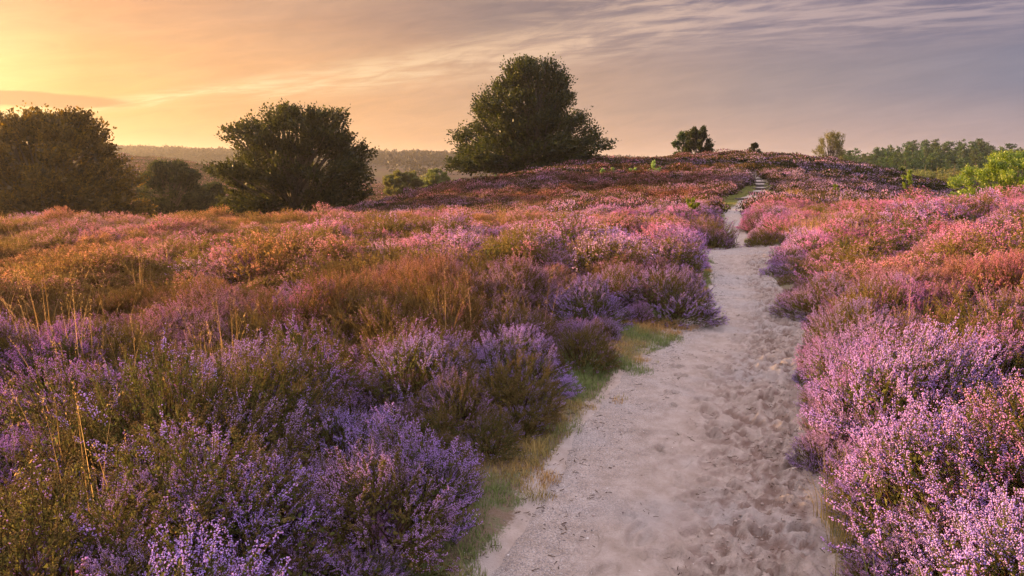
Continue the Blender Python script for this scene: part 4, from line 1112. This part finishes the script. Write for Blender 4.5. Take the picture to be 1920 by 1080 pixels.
band = nt.rng(bd, .1, 1.25, 1.0, 0.0)
bandm = nt.math('MULTIPLY', band, nt.math('MULTIPLY', nt.rng(fib, .30, .60, .15, 1.0), nt.rng(ripple, .32, .60, .25, 1.0)))
right = nt.math('MULTIPLY', nt.rng(az, -6, 14), nt.rng(el, 7.2, 10.5))
rip = nt.math('MULTIPLY', right, nt.rng(ripple, .40, .62))
cl = nt.math('MAXIMUM', bandm, nt.math('MULTIPLY', rip, .9))
lit = nt.ramp(g, [(0, (1.2, .95, .5)), (.15, (1.05, .76, .36)), (.41, (.82, .53, .33)), (.62, (.52, .37, .34)), (.85, (.36, .29, .34)), (1, (.3, .27, .35))])
c = nt.mix(nt.math('MULTIPLY', cl, .9), c, lit)
# one small flat cloud low by the sun
ex = nt.math('DIVIDE', nt.math('SUBTRACT', az, -34.5), 6.5); ey = nt.math('DIVIDE', nt.math('SUBTRACT', nt.math('SUBTRACT', el, 4.15), nt.math('MULTIPLY', fib, .4)), .55)
e2 = nt.math('ADD', nt.math('MULTIPLY', ex, ex), nt.math('MULTIPLY', ey, ey))
c = nt.mix(nt.math('MULTIPLY', nt.rng(e2, .5, 1.15, 1, 0), .9), c, (.64, .27, .11))
# bright fill added to the unseen sky overhead, to lift the shaded foreground
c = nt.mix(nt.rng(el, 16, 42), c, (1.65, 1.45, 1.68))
sky = nt.n('ShaderNodeTexSky', sky_type='NISHITA', sun_disc=False, sun_elevation=SUN_EL, sun_rotation=SUN_AZ, altitude=50, air_density=1.0, dust_density=2.0)
b1 = nt.n('ShaderNodeBackground', inp={'Strength': .07}); nt.l(sky.outputs[0], b1.inputs[0])
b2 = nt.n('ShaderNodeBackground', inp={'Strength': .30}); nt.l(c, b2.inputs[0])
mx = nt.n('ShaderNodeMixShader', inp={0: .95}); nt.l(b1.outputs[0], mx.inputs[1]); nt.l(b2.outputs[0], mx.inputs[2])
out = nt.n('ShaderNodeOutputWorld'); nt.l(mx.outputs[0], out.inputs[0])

# ------------------------------------------------------------------ morning haze
HAZE = .00026
bm = bmesh.new(); bmesh.ops.create_cube(bm, size=1.0)
me = bpy.data.meshes.new('haze'); bm.to_mesh(me); bm.free()
hz = bpy.data.objects.new('haze', me); COL.objects.link(hz)
hz.scale = (16000, 9400, 45); hz.location = (0, 4000, 4.5-0); hz['kind'] = 'stuff'; hz['label'] = 'thin warm morning haze lying over the moor and far ridges'; hz['category'] = 'haze'
m = bpy.data.materials.new('haze_air'); m.use_nodes = True; nt = NT(m.node_tree)
pv = nt.n('ShaderNodeVolumePrincipled', inp={'Color': (.95, .92, .9, 1), 'Density': HAZE, 'Anisotropy': .55})
out = nt.n('ShaderNodeOutputMaterial'); nt.l(pv.outputs[0], out.inputs['Volume']); me.materials.append(m)

# ------------------------------------------------------------------ render settings
S.view_settings.view_transform = 'Standard'; S.view_settings.look = 'None'; S.view_settings.exposure = 1.9; S.view_settings.gamma = 1.0
S.render.engine = 'CYCLES'
cy = S.cycles
cy.use_denoising = True; cy.max_bounces = 5; cy.diffuse_bounces = 3; cy.glossy_bounces = 1; cy.transmission_bounces = 3; cy.volume_bounces = 0
cy.use_adaptive_sampling = True; cy.adaptive_threshold = .02; cy.caustics_reflective = False; cy.caustics_refractive = False
